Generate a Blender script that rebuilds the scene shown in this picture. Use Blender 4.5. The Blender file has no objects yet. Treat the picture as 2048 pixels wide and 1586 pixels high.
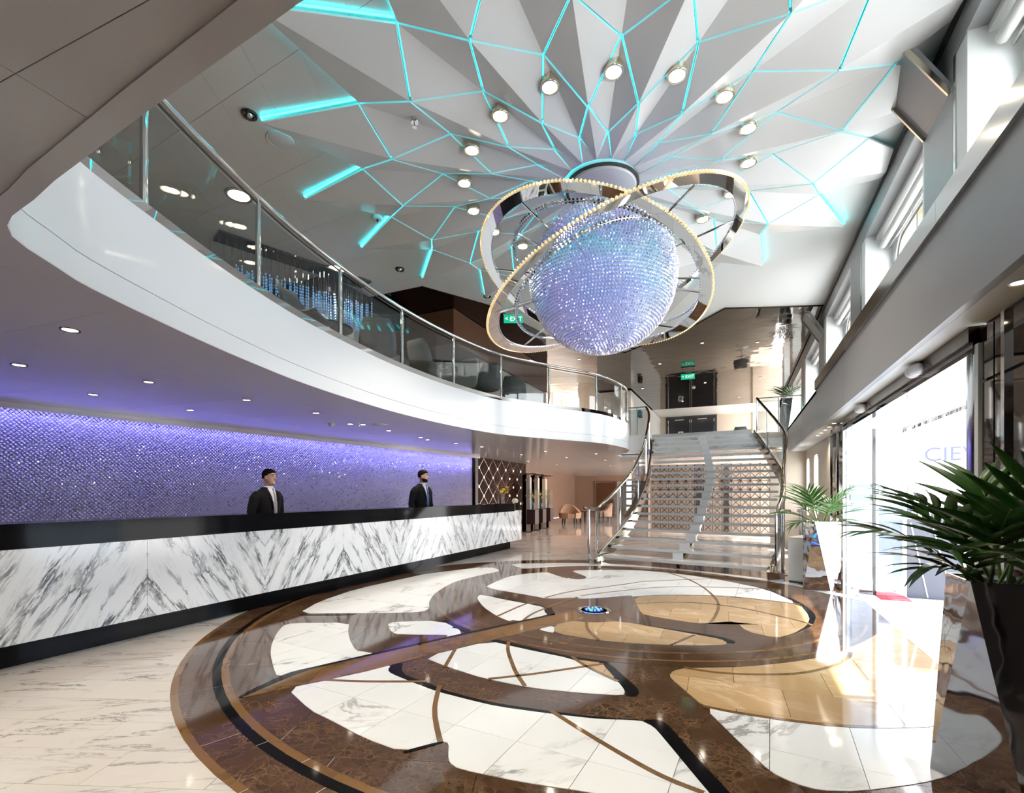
import bpy, bmesh, math, random
from mathutils import Vector, Matrix
R = math.radians
random.seed(11)
scn = bpy.context.scene
COL = scn.collection

# ------------------------------------------------------------------ camera, sky, sun, large lights, exposure
CAM_H = 1.35
PSI = math.atan2(454, 970)
cam = bpy.data.cameras.new('camera'); camo = bpy.data.objects.new('camera', cam); COL.objects.link(camo)
camo.location = (0, 0, CAM_H); camo.rotation_euler = (R(90), 0, PSI)
cam.sensor_width = 36; cam.lens = 36 * 970 / 2048; cam.shift_y = (988 - 793) / 2048
cam.clip_start = .05; cam.clip_end = 200
scn.camera = camo

world = bpy.data.worlds.new('sky'); scn.world = world; world.use_nodes = True
bgn = world.node_tree.nodes['Background']
bgn.inputs[0].default_value = (.97, .98, 1.0, 1); bgn.inputs[1].default_value = 9.5

def light(name, typ, loc, energy, color=(1, 1, 1), rot=(0, 0, 0), **kw):
    l = bpy.data.lights.new(name, typ); l.energy = energy; l.color = color
    for k, v in kw.items(): setattr(l, k, v)
    o = bpy.data.objects.new(name, l); COL.objects.link(o); o.location = loc; o.rotation_euler = rot
    return o
sun = light('sun', 'SUN', (12, 4, 14), 16.0, (1, .97, .92), angle=R(1))
sun.rotation_euler = Vector((-.46, -.16, -.87)).to_track_quat('-Z', 'Y').to_euler()

vs = scn.view_settings
scn.display_settings.display_device = 'sRGB'
vs.view_transform = 'Standard'; vs.look = 'None'; vs.gamma = 1; vs.use_curve_mapping = False
vs.exposure = .46
cy = scn.cycles
cy.max_bounces = 9; cy.diffuse_bounces = 4; cy.glossy_bounces = 5; cy.transmission_bounces = 6; cy.transparent_max_bounces = 24
cy.caustics_reflective = False; cy.caustics_refractive = False
cy.sample_clamp_indirect = 4.0; cy.use_denoising = True

# ------------------------------------------------------------------ materials
def sc(c): return tuple(((x / 255 + .055) / 1.055) ** 2.4 if x > 10 else x / 255 / 12.92 for x in c)
def base(name):
    m = bpy.data.materials.new(name); m.use_nodes = True
    return m, m.node_tree, m.node_tree.nodes['Principled BSDF']
def N(nt, t, **kw):
    n = nt.nodes.new(t)
    for k, v in kw.items():
        if k in n.inputs: n.inputs[k].default_value = v
        else: setattr(n, k, v)
    return n
def L(nt, a, b): nt.links.new(a, b)
def M(nt, op, a, b=None):
    n = nt.nodes.new('ShaderNodeMath'); n.operation = op
    for i, x in enumerate((a, b)):
        if x is None: continue
        if isinstance(x, (int, float)): n.inputs[i].default_value = x
        else: nt.links.new(x, n.inputs[i])
    return n.outputs[0]
def ramp(nt, fac, stops):
    n = nt.nodes.new('ShaderNodeValToRGB'); e = n.color_ramp.elements
    while len(e) < len(stops): e.new(.5)
    for i, (p, c) in enumerate(stops):
        e[i].position = p; e[i].color = (*c, 1) if len(c) == 3 else c
    nt.links.new(fac, n.inputs[0]); return n.outputs[0]
def mixc(nt, f, a, b, mode='MIX'):
    n = nt.nodes.new('ShaderNodeMix'); n.data_type = 'RGBA'; n.blend_type = mode
    for s, x in ((0, f), (6, a), (7, b)):
        if isinstance(x, (int, float)): n.inputs[s].default_value = x
        elif isinstance(x, tuple): n.inputs[s].default_value = (*x[:3], 1)
        else: nt.links.new(x, n.inputs[s])
    return n.outputs[2]
def simple(name, col, rough=.5, metal=0., spec=.5, emit=0, ecol=None, coat=0, noise=0):
    m, nt, b = base(name)
    b.inputs['Base Color'].default_value = (*col, 1); b.inputs['Roughness'].default_value = rough
    b.inputs['Metallic'].default_value = metal; b.inputs['Specular IOR Level'].default_value = spec
    b.inputs['Coat Weight'].default_value = coat
    if emit:
        b.inputs['Emission Color'].default_value = (*(ecol or col), 1); b.inputs['Emission Strength'].default_value = emit
    if noise:
        g = N(nt, 'ShaderNodeNewGeometry'); n = N(nt, 'ShaderNodeTexNoise', Scale=noise, Detail=4.)
        L(nt, g.outputs['Position'], n.inputs['Vector'])
        c = mixc(nt, n.outputs['Fac'], tuple(x * .85 for x in col), tuple(min(1, x * 1.12) for x in col)); L(nt, c, b.inputs['Base Color'])
    return m
def posvec(nt, rnd=0., scale=(1, 1, 1), rot=(0, 0, 0)):
    g = N(nt, 'ShaderNodeNewGeometry'); out = g.outputs['Position']
    if rnd:
        oi = N(nt, 'ShaderNodeObjectInfo'); a = N(nt, 'ShaderNodeVectorMath', operation='MULTIPLY_ADD')
        cx = N(nt, 'ShaderNodeCombineXYZ')
        for i in range(3): L(nt, oi.outputs['Random'], cx.inputs[i])
        L(nt, cx.outputs[0], a.inputs[0]); a.inputs[1].default_value = (rnd, rnd * 1.7, rnd * .6); L(nt, out, a.inputs[2]); out = a.outputs[0]
    mr = N(nt, 'ShaderNodeMapping'); mr.inputs['Rotation'].default_value = rot; L(nt, out, mr.inputs['Vector'])
    mp = N(nt, 'ShaderNodeMapping'); mp.inputs['Scale'].default_value = scale
    L(nt, mr.outputs[0], mp.inputs['Vector']); return mp.outputs[0]
def marble(name, col, vein, scale=1.6, width=.03, rough=.08, stretch=(1, 1, 1), rot=0., rnd=3., mask=(.45, .7), tone=.06, spec=.5):
    m, nt, b = base(name)
    v = posvec(nt, rnd, stretch, (0, 0, rot))
    n1 = N(nt, 'ShaderNodeTexNoise', Scale=scale, Detail=7., Roughness=.62, Distortion=.7); L(nt, v, n1.inputs['Vector'])
    d = M(nt, 'ABSOLUTE', M(nt, 'SUBTRACT', n1.outputs['Fac'], .5))
    line = ramp(nt, d, [(0, (1, 1, 1)), (width * .35, (.75, .75, .75)), (width, (.12, .12, .12)), (width * 3, (0, 0, 0))])
    n2 = N(nt, 'ShaderNodeTexNoise', Scale=scale * .8, Detail=3.); L(nt, v, n2.inputs['Vector'])
    mk = ramp(nt, n2.outputs['Fac'], [(mask[0], (0, 0, 0)), (mask[1], (1, 1, 1))])
    n3 = N(nt, 'ShaderNodeTexNoise', Scale=scale * .5, Detail=5.); L(nt, v, n3.inputs['Vector'])
    oi = N(nt, 'ShaderNodeObjectInfo')
    t = M(nt, 'MULTIPLY_ADD', oi.outputs['Random'], tone); t.node.inputs[2].default_value = 1 - tone
    cc = mixc(nt, n3.outputs['Fac'], tuple(x * .94 for x in col), tuple(min(1, x * 1.05) for x in col))
    c = mixc(nt, M(nt, 'MULTIPLY', line, mk), cc, vein)
    hs = N(nt, 'ShaderNodeHueSaturation'); L(nt, t, hs.inputs['Value']); L(nt, c, hs.inputs['Color'])
    L(nt, hs.outputs[0], b.inputs['Base Color']); b.inputs['Roughness'].default_value = rough; b.inputs['Specular IOR Level'].default_value = spec
    return m
def emperador(name, rough=.07):
    m, nt, b = base(name)
    v = posvec(nt, 2.)
    n0 = N(nt, 'ShaderNodeTexNoise', Scale=3., Detail=4.); L(nt, v, n0.inputs['Vector'])
    ad = N(nt, 'ShaderNodeVectorMath', operation='MULTIPLY_ADD'); L(nt, n0.outputs['Color'], ad.inputs[0]); ad.inputs[1].default_value = (.35, .35, .35); L(nt, v, ad.inputs[2])
    vo = N(nt, 'ShaderNodeTexVoronoi', feature='DISTANCE_TO_EDGE', Scale=13.); L(nt, ad.outputs[0], vo.inputs['Vector'])
    ln = ramp(nt, vo.outputs['Distance'], [(0, (.8, .8, .8)), (.025, (.35, .35, .35)), (.07, (0, 0, 0))])
    n1 = N(nt, 'ShaderNodeTexNoise', Scale=13., Detail=9., Roughness=.74); L(nt, ad.outputs[0], n1.inputs['Vector'])
    d = M(nt, 'ABSOLUTE', M(nt, 'SUBTRACT', n1.outputs['Fac'], .5))
    l2 = ramp(nt, d, [(0, (1, 1, 1)), (.02, (.3, .3, .3)), (.06, (0, 0, 0))])
    n2 = N(nt, 'ShaderNodeTexNoise', Scale=3.5, Detail=3.); L(nt, v, n2.inputs['Vector'])
    mk = ramp(nt, n2.outputs['Fac'], [(.38, (.06, .06, .06)), (.65, (1, 1, 1))])
    body = mixc(nt, n1.outputs['Fac'], (.014, .007, .004), (.105, .05, .024))
    f = M(nt, 'MULTIPLY', M(nt, 'MAXIMUM', ln, M(nt, 'MULTIPLY', l2, .6)), M(nt, 'MULTIPLY', mk, .75))
    c = mixc(nt, f, body, (.27, .165, .09))
    L(nt, c, b.inputs['Base Color']); b.inputs['Roughness'].default_value = rough
    return m
def bookmatch(name):
    m, nt, b = base(name)
    g = N(nt, 'ShaderNodeNewGeometry'); s = N(nt, 'ShaderNodeSeparateXYZ'); L(nt, g.outputs['Position'], s.inputs[0])
    y = M(nt, 'PINGPONG', M(nt, 'ADD', s.outputs['Y'], -2.656 + 24.8), 1.24)
    ac = M(nt, 'ADD', M(nt, 'MULTIPLY', y, .86), M(nt, 'MULTIPLY', s.outputs['Z'], .5))
    al = M(nt, 'SUBTRACT', M(nt, 'MULTIPLY', y, .5), M(nt, 'MULTIPLY', s.outputs['Z'], .86))
    cv = N(nt, 'ShaderNodeCombineXYZ'); L(nt, ac, cv.inputs[0]); L(nt, M(nt, 'MULTIPLY', al, .16), cv.inputs[1])
    n1 = N(nt, 'ShaderNodeTexNoise', Scale=7.5, Detail=10., Roughness=.70, Distortion=.45); L(nt, cv.outputs[0], n1.inputs['Vector'])
    d = M(nt, 'ABSOLUTE', M(nt, 'SUBTRACT', n1.outputs['Fac'], .5))
    line = ramp(nt, d, [(0, (1, 1, 1)), (.02, (.95, .95, .95)), (.038, (.2, .2, .2)), (.075, (0, 0, 0))])
    n2 = N(nt, 'ShaderNodeTexNoise', Scale=4.2, Detail=3.); L(nt, cv.outputs[0], n2.inputs['Vector'])
    mk = ramp(nt, n2.outputs['Fac'], [(.42, (.03, .03, .03)), (.52, (1, 1, 1))])
    cv2 = N(nt, 'ShaderNodeCombineXYZ'); L(nt, ac, cv2.inputs[0]); L(nt, M(nt, 'MULTIPLY', al, .5), cv2.inputs[1])
    n4 = N(nt, 'ShaderNodeTexNoise', Scale=9., Detail=4.); L(nt, cv2.outputs[0], n4.inputs['Vector'])
    br = ramp(nt, n4.outputs['Fac'], [(.35, (.15, .15, .15)), (.6, (1, 1, 1))])
    f = M(nt, 'MULTIPLY', M(nt, 'MULTIPLY', line, mk), br)
    n3 = N(nt, 'ShaderNodeTexNoise', Scale=1.3, Detail=4.); L(nt, cv.outputs[0], n3.inputs['Vector'])
    c = mixc(nt, f, mixc(nt, n3.outputs['Fac'], (.84, .84, .84), (.93, .93, .925)), (.035, .04, .055))
    L(nt, c, b.inputs['Base Color']); b.inputs['Roughness'].default_value = .12
    return m
def glass(name, tint=(.8, .83, .83), ior=1.45, rough=0.):
    m = bpy.data.materials.new(name); m.use_nodes = True; nt = m.node_tree; nt.nodes.clear()
    o = N(nt, 'ShaderNodeOutputMaterial'); t = N(nt, 'ShaderNodeBsdfTransparent'); t.inputs[0].default_value = (*tint, 1)
    gl = N(nt, 'ShaderNodeBsdfGlossy'); gl.inputs['Roughness'].default_value = rough
    g = N(nt, 'ShaderNodeNewGeometry'); dp = N(nt, 'ShaderNodeVectorMath', operation='DOT_PRODUCT'); L(nt, g.outputs['Incoming'], dp.inputs[0]); L(nt, g.outputs['Normal'], dp.inputs[1])
    f0 = ((ior - 1) / (ior + 1)) ** 2
    sch = M(nt, 'ADD', M(nt, 'MULTIPLY', M(nt, 'POWER', M(nt, 'SUBTRACT', 1., M(nt, 'ABSOLUTE', dp.outputs['Value'])), 5.), 1 - f0), f0)
    mx = N(nt, 'ShaderNodeMixShader'); L(nt, sch, mx.inputs[0]); L(nt, t.outputs[0], mx.inputs[1]); L(nt, gl.outputs[0], mx.inputs[2]); L(nt, mx.outputs[0], o.inputs[0])
    return m
def wavy(m, scale=6., strength=.05):
    nt = m.node_tree; b = nt.nodes['Principled BSDF']
    n = N(nt, 'ShaderNodeTexNoise', Scale=scale, Detail=1.); g = N(nt, 'ShaderNodeNewGeometry'); L(nt, g.outputs['Position'], n.inputs['Vector'])
    bp = N(nt, 'ShaderNodeBump', Strength=strength, Distance=.05); L(nt, n.outputs['Fac'], bp.inputs['Height']); L(nt, bp.outputs[0], b.inputs['Normal'])
    return m
def globeglow(name):
    m, nt, b = base(name)
    v = posvec(nt)
    n = N(nt, 'ShaderNodeTexNoise', Scale=1.5, Detail=2.); L(nt, v, n.inputs['Vector'])
    s = N(nt, 'ShaderNodeSeparateXYZ'); L(nt, v, s.inputs[0])
    h = M(nt, 'ADD', M(nt, 'MULTIPLY', M(nt, 'SUBTRACT', s.outputs['Z'], 3.0), .42), M(nt, 'MULTIPLY', M(nt, 'SUBTRACT', n.outputs['Fac'], .5), .9))
    c = ramp(nt, h, [(.0, (.34, .36, 1.)), (.18, (.20, .38, 1.)), (.36, (.08, .62, .95)), (.5, (.22, .40, 1.)), (.62, (.50, .30, .95)), (.8, (.35, .30, .50))])
    L(nt, c, b.inputs['Emission Color']); b.inputs['Emission Strength'].default_value = .36
    b.inputs['Base Color'].default_value = (.4, .4, .5, 1); b.inputs['Roughness'].default_value = .3
    return m
def wood(name, a, b2, scale=(1, 1, 12)):
    m, nt, b = base(name)
    v = posvec(nt, 1., scale); n = N(nt, 'ShaderNodeTexNoise', Scale=4., Detail=5.); L(nt, v, n.inputs['Vector'])
    L(nt, mixc(nt, n.outputs['Fac'], a, b2), b.inputs['Base Color']); b.inputs['Roughness'].default_value = .42; b.inputs['Specular IOR Level'].default_value = .3
    return m
def granite(name):
    m, nt, b = base(name)
    v = posvec(nt); n = N(nt, 'ShaderNodeTexVoronoi', Scale=160.); L(nt, v, n.inputs['Vector'])
    c = ramp(nt, n.outputs['Distance'], [(.0, (.10, .10, .11)), (.12, (.007, .007, .008)), (1, (.004, .004, .005))])
    L(nt, c, b.inputs['Base Color']); b.inputs['Roughness'].default_value = .07; b.inputs['Specular IOR Level'].default_value = .06
    return m

MT = {}
MT['cream'] = marble('cream_marble', (.60, .56, .53), (.22, .18, .17), 1.9, .016, .07, (.55, 2.6, 1), R(-32), .25, (.42, .60), .05)
MT['white_stone'] = marble('white_marble', (.76, .76, .755), (.28, .27, .26), 1.0, .020, .06, (1.6, .7, 1), R(35), 5., (.50, .62), .05)
MT['tan'] = marble('tan_marble', (.46, .29, .14), (.62, .46, .29), 1.6, .05, .07, (1, 2, 1), .3, 6., (.4, .7), .22)
MT['brown'] = emperador('emperador_marble')
MT['gold'] = marble('bronze_marble', (.19, .10, .036), (.10, .05, .018), 2., .05, .07, (1, 1, 1), 0, 4., (.4, .7), .12)
MT['black'] = granite('black_granite')
MT['desk'] = bookmatch('bookmatched_marble')
MT['stair_stone'] = marble('tread_marble', (.62, .62, .61), (.22, .23, .25), 1.5, .05, .06, (.5, 2.5, 1), 0, 3., (.4, .6))
MT['white'] = simple('white_paint', (.80, .80, .79), .32)
MT['fascia'] = simple('white_lacquer', (.74, .74, .745), .16, coat=.15)
MT['facet'] = simple('pearl_white_panel', (.85, .845, .84), .22, .0, .6)
MT['ceil'] = simple('ceiling_white', (.66, .66, .65), .28)
MT['soffit'] = simple('soffit_beige', (.68, .63, .60), .17, 0, .55)
MT['grey'] = simple('satin_grey', (.30, .30, .305), .38, .15)
MT['ledge'] = simple('brushed_steel_ledge', (.42, .415, .41), .14, 1.)
MT['joint'] = simple('dark_joint', (.03, .03, .03), .5)
MT['chrome'] = simple('chrome', (.80, .80, .80), .06, 1.)
MT['mirror'] = wavy(simple('polished_mirror_steel', (.86, .86, .86), .02, 1.), 2., .015)
MT['hammered'] = wavy(simple('polished_steel_planter', (.72, .73, .76), .05, 1.), 6., .09)
MT['ledge_dark'] = simple('dark_bronze_ledge', (.10, .085, .07), .18, .8)
MT['champ'] = simple('champagne_steel', (.42, .38, .30), .18, 1.)
MT['bronze'] = wavy(simple('bronze_mirror', (.06, .043, .03), .05, 1.), 2.5, .09)
MT['bronzewall'] = simple('dark_bronze_mirror', (.10, .075, .062), .03, 1.)
MT['dark'] = simple('dark_gloss', (.02, .02, .022), .12)
MT['upperdark'] = simple('smoked_panel', (.045, .045, .05), .15)
MT['rail_glass'] = glass('tinted_glass', (.80, .82, .82), 1.5)
MT['glass'] = glass('clear_glass', (.93, .96, .97), 1.45)
MT['door_glass'] = glass('door_glass', (.80, .88, .97), 1.45)
MT['frost'] = simple('frosted_band', (.70, .82, .88), .5)
MT['led'] = simple('cyan_led', (0, .6, .65), .5, emit=2.4, ecol=(.05, .78, .86))
MT['led_bright'] = simple('bright_cyan_led', (0, .6, .65), .5, emit=5.5, ecol=(.05, .80, .86))
MT['lamp'] = simple('warm_lamp', (1, .9, .75), .5, emit=14., ecol=(1, .86, .66))
MT['lamp_trim'] = simple('lamp_trim', (.75, .68, .52), .2, .8)
MT['lamp_dark'] = simple('lamp_dark_trim', (.05, .045, .07), .2, .5)
MT['bead'] = simple('crystal_bead', (.80, .80, .90), .24, .6)
MT['wallbead'] = simple('wall_crystal', (.62, .59, .70), .30, .2)
MT['nosing'] = simple('satin_nosing', (.66, .66, .66), .35, .6)
MT['sparkle'] = simple('sparkling_crystal', (.85, .82, .90), .10, .5)
MT['wallplate'] = simple('wall_backing', (.36, .32, .46), .3, .5)
MT['globe'] = globeglow('globe_light')
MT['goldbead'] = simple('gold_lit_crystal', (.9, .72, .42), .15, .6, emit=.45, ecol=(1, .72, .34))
MT['wood'] = wood('brown_wood', (.09, .035, .018), (.17, .07, .035))
MT['wood_dark'] = wood('dark_wood', (.030, .013, .009), (.055, .023, .015))
MT['studwall'] = simple('dark_brown_leather', (.035, .013, .009), .65, 0, .08)
MT['foil'] = wavy(simple('canopy_foil', (.30, .30, .34), .12, 1.), 7., .25)
MT['panel_beige'] = simple('beige_panel', (.56, .47, .38), .4)
MT['panel_white'] = simple('white_panel', (.62, .61, .58), .4)
MT['warmwall'] = simple('warm_wall', (.38, .24, .17), .4)
MT['suit'] = simple('black_suit', (.005, .005, .006), .85, 0, .2)
MT['shirt'] = simple('white_shirt', (.75, .76, .80), .6)
MT['tie_blue'] = simple('blue_tie', (.02, .05, .25), .45)
MT['tie_grey'] = simple('grey_tie', (.25, .24, .27), .5)
MT['skin'] = simple('skin', (.52, .30, .22), .5)
MT['hair'] = simple('dark_hair', (.012, .009, .007), .95, 0, .05)
MT['leaf'] = simple('palm_green', (.045, .125, .024), .33, 0, .5, noise=9.)
MT['stem'] = simple('palm_stem', (.09, .16, .035), .4)
MT['soil'] = simple('soil', (.02, .015, .012), .9)
MT['chair_grey'] = simple('grey_fabric', (.13, .13, .13), .75)
MT['chair_tan'] = simple('tan_upholstery', (.45, .27, .17), .7)
MT['branch'] = simple('dry_branch', (.22, .09, .03), .7)
MT['yellow'] = simple('yellow_petal', (.80, .55, .03), .5)
MT['hydrangea'] = simple('cream_petal', (.72, .70, .52), .6)
MT['exit'] = simple('exit_green', (.0, .30, .16), .4, emit=.5, ecol=(0, .55, .30))
MT['exit_white'] = simple('exit_letter', (.9, .95, .9), .4, emit=.8, ecol=(.9, 1, .95))
MT['red'] = simple('red_mat', (.42, .01, .03), .8)
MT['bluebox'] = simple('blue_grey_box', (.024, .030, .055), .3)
MT['ground'] = simple('pale_ground', (.62, .62, .62), .6)
MT['hull'] = simple('white_building', (.82, .84, .86), .5)
MT['lens'] = simple('black_lens', (.01, .01, .01), .05)
MT['plastic'] = simple('white_plastic', (.72, .72, .72), .35)
MT['sign_white'] = simple('sign_white', (.8, .8, .8), .5)
MT['ink_blue'] = simple('blue_lettering', (.03, .04, .30), .5)
MT['curtain'] = simple('blue_crystal_strand', (.35, .5, .75), .1, .5, emit=.35, ecol=(.12, .45, 1.))
MT['led_blue'] = simple('blue_led', (.05, .05, .6), .4, emit=4., ecol=(.06, .12, 1.))
MT['led_green'] = simple('green_led', (.05, .5, .1), .4, emit=2., ecol=(.05, .8, .15))
MT['led_violet'] = simple('violet_led', (.4, .3, 1), .4, emit=10., ecol=(.36, .30, 1.))
MT['stud'] = simple('lit_crystal_stud', (.95, .85, .75), .2, emit=1.2, ecol=(1, .85, .7))

# ------------------------------------------------------------------ mesh builder
class MB:
    def __init__(s): s.v = []; s.f = []
    def add(s, vs, fs):
        o = len(s.v); s.v += [tuple(p) for p in vs]; s.f += [tuple(i + o for i in f) for f in fs]; return s
    def box(s, x0, y0, z0, x1, y1, z1):
        return s.add([(x0, y0, z0), (x1, y0, z0), (x1, y1, z0), (x0, y1, z0), (x0, y0, z1), (x1, y0, z1), (x1, y1, z1), (x0, y1, z1)],
                     [(3, 2, 1, 0), (4, 5, 6, 7), (0, 1, 5, 4), (1, 2, 6, 5), (2, 3, 7, 6), (3, 0, 4, 7)])
    def beam(s, a, b, w, h, up=(0, 0, 1)):
        a = Vector(a); b = Vector(b); d = (b - a).normalized(); u = Vector(up); sd = d.cross(u)
        if sd.length < 1e-4: sd = d.cross(Vector((1, 0, 0)))
        sd.normalize(); u = sd.cross(d).normalized()
        c = [(-w / 2, -h / 2), (w / 2, -h / 2), (w / 2, h / 2), (-w / 2, h / 2)]
        vs = [p + sd * x + u * y for p in (a, b) for x, y in c]
        return s.add(vs, [(3, 2, 1, 0), (4, 5, 6, 7), (0, 1, 5, 4), (1, 2, 6, 5), (2, 3, 7, 6), (3, 0, 4, 7)])
    def prism(s, poly, z0, z1):
        n = len(poly)
        if sum(poly[i][0] * poly[(i + 1) % n][1] - poly[(i + 1) % n][0] * poly[i][1] for i in range(n)) < 0: poly = poly[::-1]
        vs = [(x, y, z0) for x, y in poly] + [(x, y, z1) for x, y in poly]
        return s.add(vs, [tuple(range(n))[::-1], tuple(range(n, 2 * n))] + [(i, (i + 1) % n, (i + 1) % n + n, i + n) for i in range(n)])
    def tube(s, pts, r, seg=10, closed=False, cap=True):
        pts = [Vector(p) for p in pts]; n = len(pts); rs = r if isinstance(r, (list, tuple)) else [r] * n
        t0 = (pts[1] - pts[0]).normalized(); nrm = t0.orthogonal().normalized(); vs = []; fs = []
        for i in range(n):
            if closed: t = (pts[(i + 1) % n] - pts[i - 1]).normalized()
            else: t = (pts[min(i + 1, n - 1)] - pts[max(i - 1, 0)]).normalized()
            nrm = (nrm - t * nrm.dot(t)).normalized(); bn = t.cross(nrm)
            for k in range(seg):
                a = 2 * math.pi * k / seg; vs.append(pts[i] + (nrm * math.cos(a) + bn * math.sin(a)) * rs[i])
        m = n if closed else n - 1
        for i in range(m):
            j = (i + 1) % n
            for k in range(seg):
                k2 = (k + 1) % seg; fs.append((i * seg + k, i * seg + k2, j * seg + k2, j * seg + k))
        if cap and not closed: fs += [tuple(range(seg))[::-1], tuple(range((n - 1) * seg, n * seg))]
        return s.add(vs, fs)
    def lathe(s, prof, c=(0, 0, 0), seg=24):
        vs = []; fs = []; n = len(prof)
        for k in range(seg):
            a = 2 * math.pi * k / seg
            vs += [(c[0] + r * math.cos(a), c[1] + r * math.sin(a), c[2] + z) for r, z in prof]
        for k in range(seg):
            k2 = (k + 1) % seg
            for i in range(n - 1): fs.append((k * n + i, k2 * n + i, k2 * n + i + 1, k * n + i + 1))
        return s.add(vs, fs)
    def loft(s, rings, cap=True, closed=True):
        n = len(rings[0]); vs = [p for r in rings for p in r]; fs = []
        for i in range(len(rings) - 1):
            for k in range(n if closed else n - 1):
                k2 = (k + 1) % n; fs.append((i * n + k, i * n + k2, (i + 1) * n + k2, (i + 1) * n + k))
        if cap and closed: fs += [tuple(range(n))[::-1], tuple(range((len(rings) - 1) * n, len(rings) * n))]
        return s.add(vs, fs)
    def ribbon(s, lo, hi, th, out):                       # wall between two matched polylines with thickness
        n = len(lo); o = [Vector(x) * th for x in out]
        a = [Vector(p) for p in lo]; b = [Vector(p) for p in hi]
        vs = a + b + [p + q for p, q in zip(a, o)] + [p + q for p, q in zip(b, o)]; fs = []
        for i in range(n - 1):
            fs += [(i, i + 1, n + i + 1, n + i), (2 * n + i + 1, 2 * n + i, 3 * n + i, 3 * n + i + 1), (n + i, n + i + 1, 3 * n + i + 1, 3 * n + i), (i + 1, i, 2 * n + i, 2 * n + i + 1)]
        fs += [(0, n, 3 * n, 2 * n), (n - 1, 3 * n - 1, 4 * n - 1, 2 * n - 1)]
        return s.add(vs, fs)
    def octa(s, c, ax, ay, az):
        c = Vector(c); ax = Vector(ax); ay = Vector(ay); az = Vector(az); vs = [c + ax, c - ax, c + ay, c - ay, c + az, c - az]
        return s.add(vs, [(0, 2, 4), (2, 1, 4), (1, 3, 4), (3, 0, 4), (2, 0, 5), (1, 2, 5), (3, 1, 5), (0, 3, 5)])
    def ball(s, c, rx, ry=None, rz=None, seg=12, rings=8):
        ry = ry or rx; rz = rz or rx; c = Vector(c); vs = []; fs = []
        for i in range(rings + 1):
            th = math.pi * i / rings
            for k in range(seg):
                a = 2 * math.pi * k / seg; vs.append((c.x + rx * math.sin(th) * math.cos(a), c.y + ry * math.sin(th) * math.sin(a), c.z + rz * math.cos(th)))
        for i in range(rings):
            for k in range(seg):
                k2 = (k + 1) % seg; fs.append((i * seg + k, (i + 1) * seg + k, (i + 1) * seg + k2, i * seg + k2))
        return s.add(vs, fs)
    def mesh(s, name, mat=None, smooth=False):
        me = bpy.data.meshes.new(name); me.from_pydata([tuple(p) for p in s.v], [], s.f)
        if mat: me.materials.append(MT[mat] if isinstance(mat, str) else mat)
        if smooth:
            me.polygons.foreach_set('use_smooth', [True] * len(me.polygons))
            if smooth is not True: me.set_sharp_from_angle(angle=R(smooth))
        me.update(); return me
    def build(s, name, mat, parent=None, smooth=False, loc=None):
        o = bpy.data.objects.new(name, s.mesh(name, mat, smooth)); COL.objects.link(o)
        if parent: o.parent = parent
        if loc: o.location = loc
        return o
def tag(o, label=None, cat=None, group=None, kind=None):
    for k, v in (('label', label), ('category', cat), ('group', group), ('kind', kind)):
        if v: o[k] = v
    return o
def thing(name, label, cat, loc=(0, 0, 0), rz=0, group=None):
    o = bpy.data.objects.new(name, None); COL.objects.link(o); o.location = loc; o.rotation_euler = (0, 0, rz); o.empty_display_size = .1
    return tag(o, label, cat, group)
def struct(name, mb, mat, smooth=False):
    o = mb.build(name, mat, None, smooth); o['kind'] = 'structure'; return o
def struct_root(name, loc=(0, 0, 0)):
    o = bpy.data.objects.new(name, None); COL.objects.link(o); o.location = loc; o['kind'] = 'structure'; return o
def copy_tree(o, parent=None):
    c = o.copy(); COL.objects.link(c); c.parent = parent
    for ch in list(o.children): copy_tree(ch, c)
    return c
def inst(src, parent, loc=None, rot=None):
    c = src.copy(); COL.objects.link(c); c.parent = parent
    if loc is not None: c.location = loc
    if rot is not None: c.rotation_euler = rot
    return c
def clip(poly, win):                                     # polygon against a convex counter-clockwise window
    out = list(poly); n = len(win)
    for i in range(n):
        ax, ay = win[i]; bx, by = win[(i + 1) % n]; inp = out; out = []
        if not inp: break
        def sd(p): return (bx - ax) * (p[1] - ay) - (by - ay) * (p[0] - ax)
        for j in range(len(inp)):
            p = inp[j - 1]; q = inp[j]; a = sd(p); b = sd(q)
            if (a >= 0) != (b >= 0):
                t = a / (a - b); out.append((p[0] + (q[0] - p[0]) * t, p[1] + (q[1] - p[1]) * t))
            if b >= 0: out.append(q)
    res = []
    for p in out:
        if not res or (p[0] - res[-1][0]) ** 2 + (p[1] - res[-1][1]) ** 2 > 1e-7: res.append(p)
    if len(res) > 1 and (res[0][0] - res[-1][0]) ** 2 + (res[0][1] - res[-1][1]) ** 2 < 1e-7: res.pop()
    return res if len(res) > 2 else []
def area(p): return abs(sum(p[i][0] * p[(i + 1) % len(p)][1] - p[(i + 1) % len(p)][0] * p[i][1] for i in range(len(p)))) / 2
def rect(x0, y0, x1, y1): return [(x0, y0), (x1, y0), (x1, y1), (x0, y1)]
def circ(c, r, n=96, a0=0., a1=360.):
    full = abs(a1 - a0) >= 359.9; m = n if full else n + 1
    return [(c[0] + r * math.cos(R(a0 + (a1 - a0) * i / n)), c[1] + r * math.sin(R(a0 + (a1 - a0) * i / n))) for i in range(m)]
def smooth_poly(P, it=1, closed=True):                   # gentle corner cutting so traced curves read as curves
    for _ in range(it):
        Q = []
        n = len(P)
        for i in range(n if closed else n - 1):
            p = P[i]; q = P[(i + 1) % n]
            Q += [(p[0] * .8 + q[0] * .2, p[1] * .8 + q[1] * .2), (p[0] * .2 + q[0] * .8, p[1] * .2 + q[1] * .8)]
        if not closed: Q = [P[0]] + Q + [P[-1]]
        P = Q
    return P
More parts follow.
